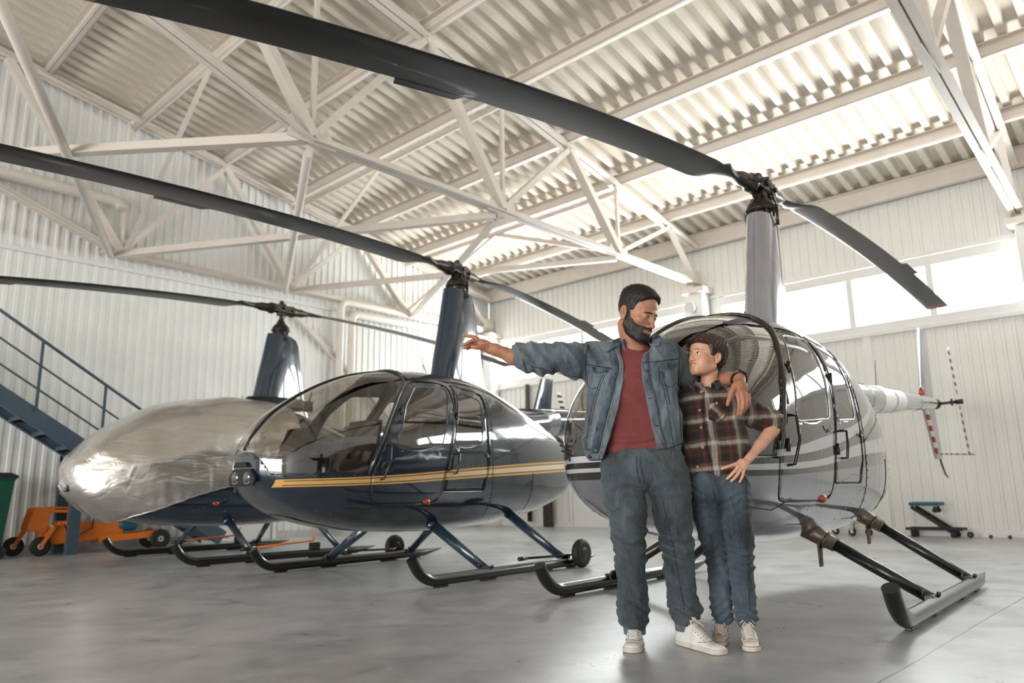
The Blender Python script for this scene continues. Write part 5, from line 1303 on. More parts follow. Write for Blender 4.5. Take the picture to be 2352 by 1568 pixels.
    # ---- T-shirt
    def tee(p):
        d = rbox(p, (-.105, .005, 1.12), (.172, .093, .27), .085); d = smin(d, cap(p, (-.25, .03, 1.38), (.05, .03, 1.375), .05), .06); d = smin(d, cap(p, (-.09, .035, 1.35), (-.09, .035, 1.425), .09, .064), .04)
        d = smin(d, ell(p, (-.10, -.045, 1.25), (.15, .06, .12)), .05)
        f = .5 * (1 + np.sin(p[:, 2] * 46 + p[:, 0] * 34 + 1.6 * np.sin(p[:, 0] * 15))); d = d - .005 * wnoise(p, 10, 9, 22, 4) - .008 * (1 - np.abs(wnoise(p, 12, 6, 9, 8))) ** 5 * sstep(.13 - np.abs(p[:, 0] + .12), 0, .03) - .008 * f ** 2 * sstep(.14 - np.abs(p[:, 0] + .12), 0, .03) * sstep(p[:, 2], 1.08, 1.2) * sstep(1.36 - p[:, 2], 0, .1)
        d = d + .007 * np.exp(-((p[:, 2] - .955 - .02 * np.sin(p[:, 0] * 9)) / .007) ** 2) - .005 * np.exp(-((p[:, 2] - .975) / .012) ** 2)
        d = smax(d, .892 + .006 * np.sin(p[:, 0] * 16 + 1) - p[:, 2], .004)
        hole = cap(p, (-.088, -.016, 1.447), (-.085, -.03, 1.60), .057, .07); d = smax(d, -hole, .003)
        v = cap(p, (-.085, -.15, 1.412), (-.085, -.06, 1.44), .008, .04); return smax(d, -v, .003)
    ts = npmesh('t_shirt', [snet(tee, (-.33, -.15, .86), (.12, .15, 1.47), .0036)], M['tee'], root)
    
    # ---- jeans
    def jeans(p):
        d = rbox(p, (-.083, .0, .83), (.192, .118, .10), .09)
        a = chain(p, [(-.185, -.005, .76), (-.176, -.02, .60), (-.170, -.022, .43), (-.163, .01, .28), (-.163, .02, .125)], [.104, .088, .068, .065, .062])
        b = chain(p, [(.035, -.005, .76), (.045, -.025, .60), (.055, -.03, .43), (.068, -.01, .28), (.083, .008, .14)], [.103, .089, .070, .064, .062])
        d = smin(d, smin(a, b, .012), .045)
        z = p[:, 2]; kn = np.exp(-((z - .45) / .07) ** 2); an = np.exp(-((z - .16) / .06) ** 2); cr = np.exp(-((z - .74) / .05) ** 2)
        ang = np.arctan2(p[:, 1], np.where(p[:, 0] < -.06, p[:, 0] + .17, p[:, 0] - .055))
        fold = np.abs(np.sin(z * 62 + 2.2 * np.sin(ang * 1.5 + z * 9) + p[:, 0] * 12)); d = d - (fold ** 3 - .35) * (.015 * kn + .015 * an + .007 * cr)
        d = d - .004 * wnoise(p, 16, 16, 13, 7) - .0015 * wnoise(p, 60, 60, 40, 2) - .011 * (1 - np.abs(wnoise(p, 13, 9, 20, 5))) ** 5 - .004 * (1 - np.abs(wnoise(p, 34, 20, 44, 3))) ** 5
        # stacked lumps over the shoe
        d = smin(d, ell(p, (.128, .02, .165), (.045, .05, .032), np.array(Matrix.Rotation(radians(20), 3, 'Y'))), .025)
        d = smin(d, ell(p, (-.205, .01, .14), (.03, .05, .03)), .03)
        d = smax(d, z - .92, .006); return smax(d, np.where(p[:, 0] < -.06, .074 + (p[:, 0] + .163) * -.25, .090 - (p[:, 0] - .083) * .0) - z, .004)
    jn = npmesh('jeans', [snet(jeans, (-.33, -.17, .04), (.20, .17, .95), .0042)], M['jeansM'], root)
    def cuffs(p, side_):
        a = smax(cap(p, (-.160, .022, .14), (-.158, .03, .055), .056, .052), np.maximum(p[:, 2] - .12, .050 - p[:, 2]), .003)
        b = smax(cap(p, (.083, .012, .15), (.085, .014, .06), .056, .052), np.maximum(p[:, 2] - .13, .064 - p[:, 2]), .003); return a if side_ else b
    npmesh('jeans_turn_up', [snet(lambda p: cuffs(p, True), (-.25, -.07, .03), (-.06, .11, .16), .003)], M['denimJ'], jn); npmesh('jeans_turn_up', [snet(lambda p: cuffs(p, False), (.0, -.07, .03), (.17, .11, .16), .003)], M['denimJ'], jn)
    sj = Skin(jn); mb = MB()
    for P in ([(1470, 1048), (1472, 1075), (1480, 1105), (1472, 1118)], [(1522, 1150), (1545, 1250), (1560, 1330), (1572, 1400)], [(1462, 1048), (1463, 1080), (1470, 1112)]): mb.tube(sj.line(P, .001), .0014, 5)
    mb.tube(sj.line([(1427, 1432), (1455, 1428), (1488, 1437)], .0), .0022, 5) if False else None
    mb.build('jeans_seams', M['stitch'], jn)
    # ---- shoes
    ms = [M['shoew'], M['sole']]
    shoe('sneaker', root, (-.140, .115, 0), (-.200, -.160, 0), ms); shoe('sneaker', root, (.045, .055, 0), (.196, -.225, 0), ms)
    # ---- denim jacket
    def jacket(p):
        x, y, z = p[:, 0], p[:, 1], p[:, 2]
        d = rbox(p, (-.118, .015, 1.13), (.226, .128, .27), .11); d = d - .026 * sstep(1.14 - z, 0, .25) * sstep(-x, .22, .34)
        d = smin(d, cap(p, (-.275, .035, 1.372), (.075, .035, 1.362), .075), .06)
        d = smin(d, cap(p, (-.21, .045, 1.40), (.03, .045, 1.40), .068), .05)
        arm = chain(p, [(-.30, .025, 1.365), (-.42, .0, 1.366), (-.545, -.03, 1.372), (-.66, -.055, 1.38)], [.083, .073, .067, .060], .03)
        ar2 = chain(p, [(.085, .035, 1.36), (.155, .10, 1.31), (.255, .185, 1.285), (.33, .11, 1.275)], [.082, .072, .060, .052], .03)
        u = sstep(-x, .34, .62); fold = np.abs(np.sin(x * 34 + z * 26 + 1.5 * np.sin(z * 20 + x * 12))); arm = arm - .011 * fold ** 3 * sstep(-x, .30, .36) - .003 * wnoise(p, 20, 14, 20, 3)
        d = smin(smin(d, arm, .035), ar2, .035)
        d = d - .012 * (1 - np.abs(wnoise(p, 14, 8, 9, 4))) ** 5 - .007 * (1 - np.abs(wnoise(p, 30, 14, 15, 9))) ** 5 - .005 * wnoise(p, 13, 8, 8, 1) - .0018 * wnoise(p, 45, 30, 28, 6)
        vf = np.sin(x * 75 + 2.0 * np.sin(z * 9)) * sstep(z, .92, 1.0) * sstep(1.22 - z, 0, .12); d = d - .0035 * vf
        # waistband groove
        bz = z - (.925 + (x + .12) * .04); d = d - .003 * sstep(-bz, 0, .006); d = d + .004 * np.exp(-(bz / .004) ** 2)
        hem = .878 + .012 * sstep(-x, .1, .33) * -1 + .0; d = smax(d, hem - z, .006)
        # open front: left edge and right edge as lines in (x, z)
        el = np.interp(z, [.86, 1.0, 1.12, 1.24, 1.33, 1.40, 1.46], [-.292, -.245, -.205, -.178, -.170, -.180, -.165])
        er = np.interp(z, [.86, .95, 1.12, 1.24, 1.33, 1.39, 1.46], [-.018, -.035, -.065, -.085, -.087, -.060, -.02])
        open_ = np.maximum(el - x, x - er); d = smax(d, -np.maximum(open_, y - .0), .004)
        # neck opening
        d = smax(d, -cap(p, (-.085, -.01, 1.42), (-.08, -.02, 1.60), .074, .088), .005)
        return d
    jk = npmesh('denim_jacket', [snet(jacket, (-.72, -.19, .84), (.40, .30, 1.52), .0040)], M['denimJ'], root)
    S = Skin(jk)
    def cuff(p):
        R1 = cap(p, (-.628, -.048, 1.376), (-.700, -.062, 1.386), .068, .066) - .002 * wnoise(p, 60, 40, 60); fl = ell(p, (-.630, -.06, 1.318), (.034, .035, .018))
        d = smax(R1, np.maximum(-.695 - p[:, 0] - (p[:, 2] - 1.38) * .10, p[:, 0] + .628 - (p[:, 2] - 1.38) * .15), .005); d = smin(d, fl, .03)
        return smax(d, -cap(p, (-.66, -.056, 1.38), (-.76, -.07, 1.392), .054, .058), .003)
    npmesh('sleeve_cuff', [snet(cuff, (-.74, -.16, 1.26), (-.57, .05, 1.48), .0032)], M['denimJ'], jk)
    # collar leaves
    def leaf(pts, off, nm='collar', mat='denimJ', th=.004):
        mb = MB(); top = []; 
        for a, b in pts: top.append([S.hit(a[0], a[1], off)[0], S.hit(b[0], b[1], off)[0]])
        n = len(top); ny = V(0, -th, th * .4); vs = []
        for a, b in top:
            for k in range(5): t = k / 4; c = a.lerp(b, t) + V(0, -.006 * sin(pi * t), .004 * sin(pi * t)); vs.append(c)
        m = len(vs); vs2 = [v + ny for v in vs]; fs = []
        for i in range(n - 1):
            for k in range(4): a = i * 5 + k; fs += [(a, a + 1, a + 6, a + 5), (m + a, m + a + 5, m + a + 6, m + a + 1)]
        for i in range(n - 1):
            for k0 in (0, 4): a = i * 5 + k0; fs.append((a, a + 5, m + a + 5, m + a))
        for k in range(4):
            for i in (0, n - 1): a = i * 5 + k; fs.append((a, a + 1, m + a + 1, m + a))
        mb.add(vs + vs2, fs); return mb.build(nm, M[mat], jk)
    leaf([((1424, 776), (1398, 792)), ((1425, 786), (1387, 806)), ((1420, 795), (1394, 811)), ((1416, 800), (1408, 803))], .006)
    leaf([((1502, 770), (1520, 776)), ((1496, 778), (1516, 792)), ((1490, 786), (1512, 796)), ((1484, 789), (1496, 796))], .006)
    def col(p):
        d = np.abs(cap(p, (-.085, .012, 1.405), (-.08, -.004, 1.50), .078, .088)) - .005; d = smax(d, np.maximum(p[:, 2] - (1.475 + p[:, 1] * .25), 1.385 - p[:, 2]), .004); return smax(d, -(p[:, 1] + .035), .004)
    npmesh('collar_stand', [snet(col, (-.20, -.12, 1.36), (.04, .14, 1.53), .0034)], M['denimJ'], jk)
    # plackets (darker strips along the front edges), pocket flaps, seams, buttons
    def strip(pa, pb, off, nm, mat, th=.003, parent=jk, SS=None):
        SS = SS or S; A_ = SS.line(pa, off, 5); B_ = SS.line(pb, off, 5); n = min(len(A_), len(B_)); A_ = [A_[int(i * (len(A_) - 1) / (n - 1))] for i in range(n)]; B_ = [B_[int(i * (len(B_) - 1) / (n - 1))] for i in range(n)]
        mb = MB(); vs = []
        for i in range(n):
            a, b = A_[i], B_[i]; w = .0012 * sin(i * 1.9); vs += [a, a + V(0, -th - w, 0), b + V(0, -th + w, 0), b]
        fs = [(i * 4 + k, i * 4 + k + 1, i * 4 + k + 5, i * 4 + k + 4) for i in range(n - 1) for k in range(3)]; mb.add(vs, fs + [(0, 1, 2, 3), (n * 4 - 4, n * 4 - 3, n * 4 - 2, n * 4 - 1)]); return mb.build(nm, M[mat], parent)
    strip([(1412, 812), (1421, 835), (1419, 860), (1408, 905), (1394, 960), (1381, 1015), (1374, 1040)], [(1402, 808), (1406, 835), (1403, 860), (1390, 905), (1376, 960), (1362, 1015), (1357, 1040)], .005, 'placket', 'denimD')
    strip([(1474, 806), (1469, 830), (1474, 870), (1484, 925), (1494, 980), (1505, 1030)], [(1488, 800), (1487, 830), (1494, 870), (1508, 925), (1518, 980), (1530, 1030)], .005, 'placket', 'denimD')
    mb = MB(); mb.tube(S.line([(1414, 802), (1424, 828), (1424, 850), (1410, 905), (1396, 960), (1383, 1015), (1374, 1052)], .003, 4), .0018, 6); mb.tube(S.line([(1479, 792), (1468, 808), (1466, 830), (1471, 870), (1481, 925), (1492, 980), (1503, 1030), (1508, 1046)], .003, 4), .0018, 6); mb.build('front_edge', M['stitchl'], jk)
    strip([(1346, 841), (1365, 842), (1399, 846)], [(1349, 850), (1366, 857), (1394, 855)], .002, 'pocket_flap', 'denimD', .005); strip([(1502, 832), (1530, 830), (1556, 826)], [(1509, 844), (1534, 850), (1557, 838)], .002, 'pocket_flap', 'denimD', .005)
    mb = MB(); T = lambda P, r=.0013, off=.001: mb.tube(S.line(P, off, 4), r, 5)
    T([(1343, 836), (1380, 842), (1425, 848)], .002); T([(1468, 834), (1510, 830), (1556, 824)], .002)
    T([(1352, 792), (1346, 810), (1344, 836), (1347, 880)], .002); T([(1556, 792), (1560, 812), (1560, 838), (1556, 900), (1562, 960), (1566, 1020)], .002)
    T([(1386, 858), (1376, 880), (1362, 925), (1352, 975), (1346, 1028)]); T([(1391, 858), (1381, 880), (1367, 925), (1357, 975)]); T([(1512, 850), (1524, 890), (1532, 930), (1540, 980), (1548, 1030)]); T([(1518, 850), (1530, 890), (1538, 930)])
    T([(1349, 852), (1350, 885), (1357, 894), (1372, 889)]); T([(1512, 846), (1515, 880), (1540, 889), (1557, 877)]); T([(1336, 1029), (1360, 1034), (1376, 1040)], .002); T([(1508, 1032), (1540, 1028), (1570, 1016)], .002)
    T([(1345, 868), (1300, 862), (1250, 848), (1212, 838)], .0016); T([(1336, 1046), (1358, 1052), (1374, 1058)], .0012); T([(1514, 1046), (1545, 1044), (1568, 1038)], .0012)
    mb.build('seams', M['stitch'], jk)
    for px, py in ((1366, 848), (1532, 840), (1407, 865), (1390, 922), (1372, 986), (1356, 1047)):
        h, n = S.hit(px, py, .008 if py < 850 else .005); mb = MB(); mb.lathe(h - V(0, 0, 0), (0, -1, .1), [(.0, -.004), (.0085, -.003), (.0085, .002), (.006, .0035), (.0, .003)], 18); mb.build('button', M['copper'], jk)
    for px, py in ((1484, 852), (1492, 915), (1507, 978)):
        h, n = S.hit(px, py, .005); mb = MB(); mb.tube([h - V(.009, 0, 0), h + V(.009, 0, .001)], .0016, 6); mb.build('buttonhole', M['copper'], jk)
    # watch
    W2 = Vector(q2(742, 62, -.062)); ax = (Vector(q2(750, 110, -.085)) - Vector((.375, .055, 1.262))).normalized(); mb = MB(); x_, y_, z_ = frame_of(ax)
    mb.loft([mb.ring(W2 + ax * k, x_, y_, .0405, .0385, 28) for k in (-.010, -.008, .008, .010)], 0, (False, False)); w_ = mb.build('wristwatch', M['black'], root)
    mb = MB(); nn = V(.45, -.35, .8).normalized(); nn = (nn - ax * nn.dot(ax)).normalized(); c = W2 + nn * .042; sx_ = ax.cross(nn); mb.box(c, (.034, .034, .011), Matrix((sx_, ax, nn)).transposed()); mb.build('watch_case', M['blackgl'], w_, bevel=.004)
    return root
man()
# ================================================================== the boy
def plaid():
    m, nt, b = newmat('brown_red_plaid_flannel'); b.inputs['Roughness'].default_value = .9; b.inputs['Sheen Weight'].default_value = .15
    tc = N(nt, 'ShaderNodeTexCoord'); mp = N(nt, 'ShaderNodeMapping'); nt.links.new(tc.outputs['Object'], mp.inputs['Vector']); mp.inputs['Rotation'].default_value = (0, radians(4), 0)
    n = N(nt, 'ShaderNodeTexNoise'); n.inputs['Scale'].default_value = 9; nt.links.new(mp.outputs[0], n.inputs['Vector'])
    ad = N(nt, 'ShaderNodeMix', data_type='RGBA', blend_type='LINEAR_LIGHT'); ad.inputs[0].default_value = .012; nt.links.new(mp.outputs[0], ad.inputs[6]); nt.links.new(n.outputs['Color'], ad.inputs[7])
    sx = N(nt, 'ShaderNodeSeparateXYZ'); nt.links.new(ad.outputs[2], sx.inputs[0])
    xx = mathn(nt, 'ADD', sx.outputs['X'], mathn(nt, 'MULTIPLY', sx.outputs['Y'], .3))
    def bands(s, per, off):
        f = mathn(nt, 'FRACT', mathn(nt, 'ADD', mathn(nt, 'DIVIDE', s, per), off))
        return f
    fx = bands(xx, .125, 10.55); fz = bands(sx.outputs['Z'], .118, 10.3)
    K = srgb(30, 24, 22); Rr = srgb(84, 34, 28); T = srgb(104, 84, 70); C = srgb(180, 172, 164); D = srgb(54, 42, 37)
    stops = [(0, C), (.10, C), (.14, T), (.24, T), (.28, D), (.36, K), (.58, K), (.62, Rr), (.72, Rr), (.76, K), (.88, D), (.94, T), (.98, C)]
    def rp(f):
        r = N(nt, 'ShaderNodeValToRGB'); r.color_ramp.interpolation = 'LINEAR'; e = r.color_ramp.elements
        while len(e) < len(stops): e.new(.5)
        for k, (p, c) in enumerate(stops): e[k].position = p; e[k].color = c
        nt.links.new(f, r.inputs['Fac']); return r.outputs['Color']
    col = mix(nt, .5, rp(fx), rp(fz))
    def thin(s, per, off, w=.06): f = bands(s, per, off); return mathn(nt, 'LESS_THAN', f, w)
    ln = mathn(nt, 'MAXIMUM', thin(xx, .0313, 3.1), thin(sx.outputs['Z'], .0295, 3.4)); col = mix(nt, mathn(nt, 'MULTIPLY', ln, .55), col, srgb(34, 28, 26))
    nt.links.new(col, b.inputs['Base Color']); bump(nt, b, noise_tex(nt, coords(nt), 380, 2), .3, .002); return m
M['plaid'] = plaid()
def plaid_rot():
    m = M['plaid'].copy(); m.name = 'plaid_flannel_bias_cut'
    for n in m.node_tree.nodes:
        if n.type == 'MAPPING': n.inputs['Rotation'].default_value = (0, radians(45), 0); n.inputs['Scale'].default_value = (1.5, 1.5, 1.5); 
    return m
M['plaid2'] = plaid_rot()
def boy():
    bo = PO + PR @ V(.29, .05, 0)
    root = empty('person', tuple(PO), PRZ)
    tag(root, 'boy in a brown plaid shirt and jeans, hand on hip, beside the man', 'person')
    HM = eul(-58, -9, -3); HO = (.268, .035, 1.374); HS = .905; smile = .75
    hf = head_fn(True, .62, smile); Fh = xf(hf, HM, HO, HS); Fn = xf(head_fn(True, .5, smile, False), HM, HO, HS)
    W = lambda x, y, z: tuple(Vector(HO) + (HM @ Vector((x, y, z))) * HS)
    def FH(p): return smin(Fh(p), smin(cap(p, W(0, .03, -.06), (.285, .06, 1.20), .041, .044), cap(p, (.285, .06, 1.20), (.29, .06, 1.12), .055, .06), .03), .014)
    hd = snet(FH, (.14, -.10, 1.15), (.42, .20, 1.52), .0021)
    q = lambda px, py, y=-.07: pl(1560 + px / 5.41, 860 + py / 5.41, y)
    def arm(p):
        d = chain(p, [q(1190, 600, .10), q(1150, 690, .085), q(1000, 880, .02), q(885, 1025, -.035), q(850, 1060, -.045)], [.034, .0345, .0275, .0195, .0205], .012)
        d = smin(d, ell(p, q(785, 1120, -.068), (.030, .0135, .030), np.array(Matrix.Rotation(radians(-40), 3, 'Y'))), .015)
        fs = [([(725, 1105, .0), (665, 1125, -.006), (600, 1145, -.008), (528, 1168, -.004)], .0086), ([(735, 1150, -.002), (685, 1205, -.010), (640, 1252, -.010), (597, 1292, -.004)], .0087), ([(768, 1170, .0), (730, 1235, -.008), (690, 1285, -.008), (648, 1322, -.002)], .0083), ([(805, 1180, .004), (790, 1250, -.003), (772, 1295, -.003), (752, 1332, .002)], .0074)]
        for pts, r in fs: d = smin(d, chain(p, [q(a, b, -.073 + c) for a, b, c in pts], [r * 1.15, r, r * .93, r * .78]), .0045)
        return smin(d, cap(p, q(840, 1100, -.045), q(835, 1170, .0), .012, .009), .012)
    ha = snet(arm, (.27, -.14, .74), (.69, .18, 1.12), .0023)
    def core(p):
        d = ell(p, (.29, .06, 1.05), (.11, .065, .17)); d = smin(d, cap(p, (.285, .06, 1.1), (.285, .06, 1.22), .05, .04), .04); d = smin(d, ell(p, (.285, .05, .78), (.11, .07, .11)), .05)
        d = smin(d, chain(p, [(.43, .07, 1.15), (.54, .11, 1.08), (.62, .10, 1.03)], [.035, .033, .03]), .03)
        for L_ in ([(.24, .055, .70), (.268, .07, .39), (.278, .085, .06)], [(.35, .04, .70), (.368, .014, .39), (.372, .018, .06)]): d = smin(d, chain(p, L_, [.045, .032, .026]), .02)
        return d
    body = npmesh('body', [hd, ha, snet(core, (.12, -.08, .03), (.68, .20, 1.30), .007)], [M['skinB'], M['lipb']], root, matfn=lambda c: lips_mask(loc_of(c, HM, HO, HS), smile, True).astype(int))
    eyes(root, HM, HO, HS, (-.12, .12), lashes=[(-.0118, -.0005), (-.0075, .0042), (-.0025, .0056), (.003, .0056), (.0085, .0036), (.0122, -.001)]); brows(root, Fh, HM, HO, HS, M['hairB'], arch=.004, z0=.021, thick=.0014, n=40)
    mb = MB(); 
    for k in range(-4, 5): mb.box(W(k * .0046, -.0975 + abs(k) ** 2 * .00055, -.0662 + abs(k) * .0007), (.0040, .004, .0075), HM)
    mb.build('teeth', M['teeth'], root, bevel=.0006)
    # hair: shell with a side parting plus combed locks
    def hmask(q_):
        ax, y, z = np.abs(q_[:, 0]), q_[:, 1], q_[:, 2]
        front = sstep(z - .060 + (y + .08) * .35 - sstep(-q_[:, 0], .02, .06) * .01, -.004, .016)
        side = sstep(y - (-.038 - (z - .02) * .3), -.003, .008) * sstep(z, -.012 + .0, .006)
        back = sstep(y, .026, .036) * sstep(z, -.085, -.07); return np.maximum(np.maximum(front, side), back)
    def Fr(p):
        q_ = loc_of(p, HM, HO, HS); m = hmask(q_); x, y, z = q_[:, 0], q_[:, 1], q_[:, 2]
        th = -.004 + m * (.010 + .016 * sstep(z, .0, .09) + .012 * sstep(y, .03, .09) * sstep(z, -.08, -.02)); 
        th = th - .012 * m * np.exp(-((x - .030) / .0035) ** 2) * sstep(z, .06, .1) * sstep(-y, -.05, .0)      # parting
        n = np.sin(y * 260 + x * 160 + 3 * np.sin(z * 40)) * .0016 + wnoise(p, 90, 90, 60, 2) * .0015
        ear = ell(np.stack([ax_(x), y, z], 1), (.084, .012, -.014), (.022, .020, .030)); d = smin(Fn(p), ell(q_, (0, .018, .034), (.077, .098, .087)) * HS, .002) - th - n * m
        return smax(d, -ear * HS, .003)
    ax_ = np.abs
    hr = npmesh('hair', [snet(Fr, (.13, -.12, 1.24), (.45, .22, 1.56), .0024)], M['hairB'], root)
    fz = MB(); vs = [v.co for v in hr.data.vertices]; nr = [v.normal for v in hr.data.vertices]
    for _ in range(2600):
        i = random.randrange(len(vs)); p = vs[i]; n = nr[i]
        if n.dot(p - Vector(HO)) < 0 or Fn(np.array([p], f32))[0] < .003: continue
        L_ = HM.transposed() @ ((p - Vector(HO)) / HS); 
        if L_.z < -.05 and L_.y < .02: continue
        if L_.x < .030 and L_.z > .045:   # swept over to the boy's right and forward
            dloc = V(-1, -.55 if L_.y < 0 else .2, -.25)
        elif L_.z > .04: dloc = V(.5, .45, -.75)
        else: dloc = V(.05 * (1 if L_.x > 0 else -1), .35, -1)
        d = HM @ dloc.normalized(); d = (d - n * d.dot(n)).normalized()
        ln = .034 if L_.z > .03 else .026; rings = []; q_ = p + n * .0006; r = random.uniform(.0006, .0013); Lk = ln * random.uniform(.6, 1.25); x_, y_, z_ = frame_of(d, n)
        for k in range(5):
            t = k / 4; rr = r * (1 - .8 * t); rings.append([q_ + x_ * rr, q_ + n * rr * .6, q_ - x_ * rr]); d = (d - n * .10 * (1 if t < .7 else 1.2) + V(0, 0, -.06)).normalized(); q_ = q_ + d * (Lk / 4) + n * (.0012 if t < .4 else 0)
        fz.loft(rings, 0, (False, False))
    # forelock
    for k in range(130):
        u = random.random(); b_ = Vector(W(-.045 + .085 * u, -.078 + .02 * random.random(), .098 - .012 * abs(u - .5))); d = HM @ V(-.8, -.75, .35 - .2 * random.random()).normalized(); rings = []; q_ = b_; r = random.uniform(.0012, .0026); x_, y_, z_ = frame_of(d)
        for j in range(8):
            t = j / 7; rr = r * (1 - .85 * t ** 1.5); rings.append([q_ + x_ * rr, q_ + y_ * rr * .6, q_ - x_ * rr, q_ - y_ * rr * .6]); d = (d + HM @ V(-.10, .02, -.26)).normalized(); q_ = q_ + d * .0058
        fz.loft(rings)
    fz.build('hair_locks', M['hairB'], hr, weld=False, fixn=False)
    # ---- shirt
    def shirt(p):
        x, y, z = p[:, 0], p[:, 1], p[:, 2]
        d = rbox(p, (.288, .055, .98), (.150, .092, .25), .085); d = smin(d, cap(p, (.20, .065, 1.165), (.395, .065, 1.15), .056), .05); d = smin(d, cap(p, (.285, .065, 1.17), (.285, .065, 1.215), .065, .045), .03)
        d = smin(d, ell(p, (.43, .05, .93), (.035, .06, .09)), .03)
        sl = chain(p, [(.405, .07, 1.14), (.50, .10, 1.095), (.60, .115, 1.05)], [.064, .058, .060], .03); sl = sl - .005 * np.abs(np.sin(x * 62 - z * 40 + np.sin(y * 30)))
        sl = smax(sl, (x - .625) * .62 + (1.035 - z) * .78 - .028, .004)
        sr = cap(p, (.17, .07, 1.14), (.12, .10, 1.02), .058, .055)
        d = smin(smin(d, sl, .03), sr, .03)
        d = d - .006 * wnoise(p, 12, 9, 9, 3) - .010 * (1 - np.abs(wnoise(p, 16, 9, 10, 5))) ** 5 - .004 * np.sin(x * 40 + z * 30 + 2 * np.sin(z * 14)) * sstep(1.12 - z, 0, .1) - .0018 * wnoise(p, 50, 40, 40, 1)
        hem = .735 + .04 * sstep(x, .30, .42) + .035 * sstep(.22 - x, 0, .06) - .035 * np.exp(-((x - .285) / .035) ** 2) ; d = smax(d, hem - z, .005)
        d = smax(d, -cap(p, (.272, .035, 1.225), (.255, .01, 1.32), .047, .06), .003)
        # front notch below the last button
        nt_ = np.maximum(np.abs(x - .232) - (.80 - z) * .22, z - .80); d = smax(d, -np.maximum(nt_, y - .03), .003)
        return d
    sh = npmesh('plaid_shirt', [snet(shirt, (.06, -.10, .68), (.70, .20, 1.30), .0036)], M['plaid'], root)
    def rolled(p):
        a, b = A3((.585, .11, 1.058)), A3((.628, .112, 1.028)); d = np.abs(cap(p, a, b, .058, .060)) - .006; t = (p - a) @ ((b - a) / np.linalg.norm(b - a)); return smax(d, np.maximum(t - .05, -t), .004) - .001 * wnoise(p, 70, 70, 70)
    npmesh('rolled_sleeve', [snet(rolled, (.50, .02, .94), (.71, .20, 1.14), .003)], M['plaid'], sh)
    S = Skin(sh)
    def leaf(poly, off, th=.004, mat='plaid', nm='collar', par=sh):
        mb = MB(); P = [S.hit(a, b, off)[0] for a, b in poly]; c = sum(P, Vector()) / len(P) + V(0, -.004, 0); n = len(P); t = V(0, -th, 0)
        mb.add(P + [p + t for p in P] + [c, c + t], [(i, (i + 1) % n, 2 * n) for i in range(n)] + [(n + i, n + (i + 1) % n, 2 * n + 1) for i in range(n)] + [(i, (i + 1) % n, n + (i + 1) % n, n + i) for i in range(n)], 0, False); return mb.build(nm, M[mat], par)
    leaf([(1630, 883), (1641, 874), (1650, 872), (1656, 882), (1648, 898), (1638, 890)], .006); leaf([(1588, 877), (1592, 890), (1600, 899), (1598, 906), (1586, 893), (1582, 880)], .006)
    def col(p):
        d = np.abs(cap(p, (.279, .045, 1.20), (.262, .025, 1.275), .050, .056)) - .004; d = smax(d, np.maximum(p[:, 2] - (1.252 + (p[:, 1] - .03) * .35), 1.19 - p[:, 2]), .003); return smax(d, -np.maximum(np.abs(p[:, 0] - .252) - .022, p[:, 1] - .02), .003)
    npmesh('collar_stand', [snet(col, (.20, -.04, 1.17), (.36, .13, 1.30), .0028)], M['plaid'], sh)
    # button placket, pocket, buttons
    def strip(pa, pb, off, nm, mat, th=.003):
        A_ = S.line(pa, off, 5); B_ = S.line(pb, off, 5); n = min(len(A_), len(B_)); A_ = [A_[int(i * (len(A_) - 1) / (n - 1))] for i in range(n)]; B_ = [B_[int(i * (len(B_) - 1) / (n - 1))] for i in range(n)]
        mb = MB(); vs = []
        for i in range(n): a, b = A_[i], B_[i]; vs += [a, a + V(0, -th, 0), b + V(0, -th, 0), b]
        mb.add(vs, [(i * 4 + k, i * 4 + k + 1, i * 4 + k + 5, i * 4 + k + 4) for i in range(n - 1) for k in range(3)] + [(0, 1, 2, 3), (n * 4 - 4, n * 4 - 3, n * 4 - 2, n * 4 - 1)]); return mb.build(nm, M[mat], sh)
    strip([(1604, 901), (1602, 940), (1606, 985), (1611, 1030), (1616, 1058)], [(1616, 901), (1614, 940), (1619, 985), (1624, 1030), (1630, 1058)], .0005, 'button_placket', 'plaid')
    pk = leaf([(1625, 925), (1666, 927), (1664, 958), (1645, 971), (1628, 962)], .002, .003, 'plaid2', 'chest_pocket')
    mb = MB()
    for P in ([(1625, 925), (1666, 927), (1664, 958), (1645, 971), (1628, 962), (1625, 925)],): mb.tube(S.line(P, .005, 4), .0011, 5)
    for P in ([(1617, 901), (1615, 940), (1620, 985), (1626, 1035), (1640, 1100), (1645, 1128)],): mb.tube(S.line(P, .004, 4), .0011, 5)
    mb.build('shirt_seams', M['stitch'], sh)
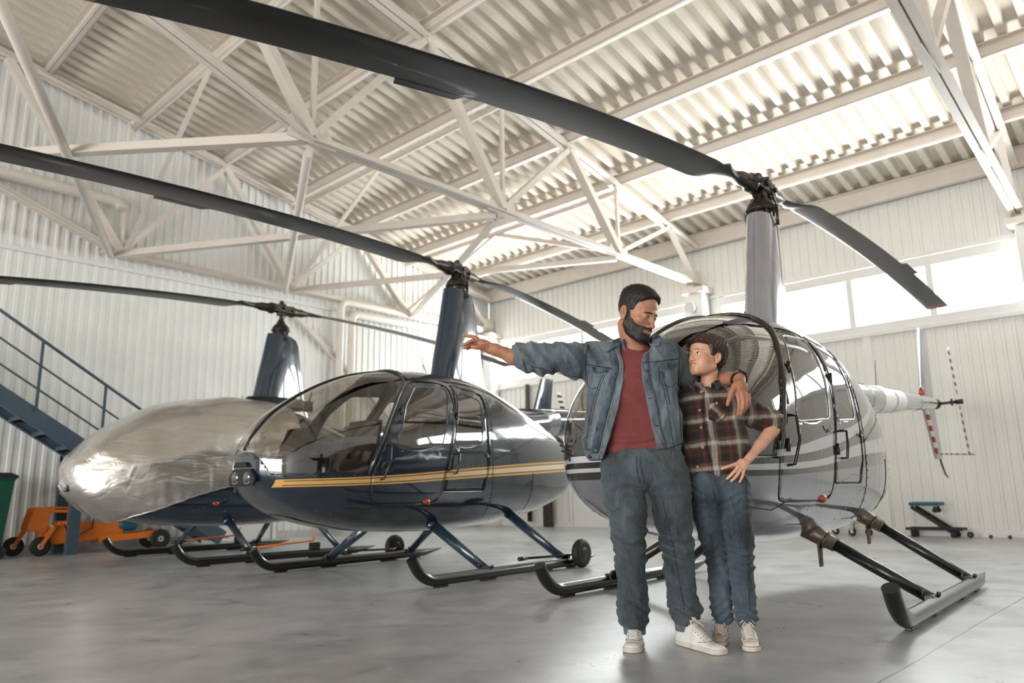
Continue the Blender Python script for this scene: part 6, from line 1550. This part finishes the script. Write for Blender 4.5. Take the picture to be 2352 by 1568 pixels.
    for px, py in ((1610, 901), (1607, 942), (1610, 982), (1614, 1027), (1603, 1072), (1646, 925)):
        h, n = S.hit(px, py, .006); mb = MB(); mb.lathe(h, (0, -1, .05), [(0, -.003), (.0056, -.003), (.0062, .001), (.0045, .002), (.0035, .0008), (0, .0008)], 16); b_ = mb.build('button', M['woodb'], sh); mb = MB(); mb.cyl(h, h + V(0, -.0014, 0), .0018, n=8); mb.build('button_eye', M['stitch'], b_)
    # ---- jeans
    def jeans(p):
        z = p[:, 2]; d = rbox(p, (.290, .05, .735), (.146, .092, .085), .07)
        a = chain(p, [(.225, .055, .68), (.245, .06, .53), (.270, .07, .39), (.276, .082, .25), (.280, .085, .12)], [.078, .068, .057, .053, .049])
        b = chain(p, [(.355, .045, .68), (.362, .02, .53), (.366, .012, .39), (.366, .02, .25), (.370, .015, .115)], [.080, .070, .060, .053, .051])
        d = smin(d, smin(a, b, .010), .04); kn = np.exp(-((z - .40) / .06) ** 2); an = np.exp(-((z - .13) / .05) ** 2); th = np.exp(-((z - .64) / .06) ** 2)
        fold = np.abs(np.sin(z * 85 + 2 * np.sin(p[:, 0] * 30 + z * 8) + p[:, 1] * 20)); d = d - (fold ** 3 - .35) * (.011 * kn + .010 * an + .006 * th) - .003 * wnoise(p, 20, 20, 16, 9) - .008 * (1 - np.abs(wnoise(p, 17, 12, 26, 5))) ** 5 - .001 * wnoise(p, 70, 70, 50, 2)
        d = smax(d, z - .80, .005); return smax(d, .058 - z + np.where(p[:, 0] < .315, .018, 0), .004)
    jn = npmesh('jeans', [snet(jeans, (.11, -.10, .04), (.48, .18, .83), .0038)], M['jeansB'], root)
    sj = Skin(jn); mb = MB()
    for P in ([(1640, 1128), (1645, 1150), (1650, 1165)], [(1714, 1100), (1716, 1200), (1718, 1300), (1722, 1400)], [(1672, 1300), (1680, 1400)]): mb.tube(sj.line(P, .001), .0013, 5)
    mb.build('jeans_seams', M['stitch'], jn)
    shoe('sneaker', root, (.300, .185, 0), (.212, -.055, 0), [M['shoec'], M['sole'], M['redline']], .045, .062); shoe('sneaker', root, (.385, .085, 0), (.335, -.175, 0), [M['shoecl'], M['sole'], M['redline']], .048, .066)
boy()
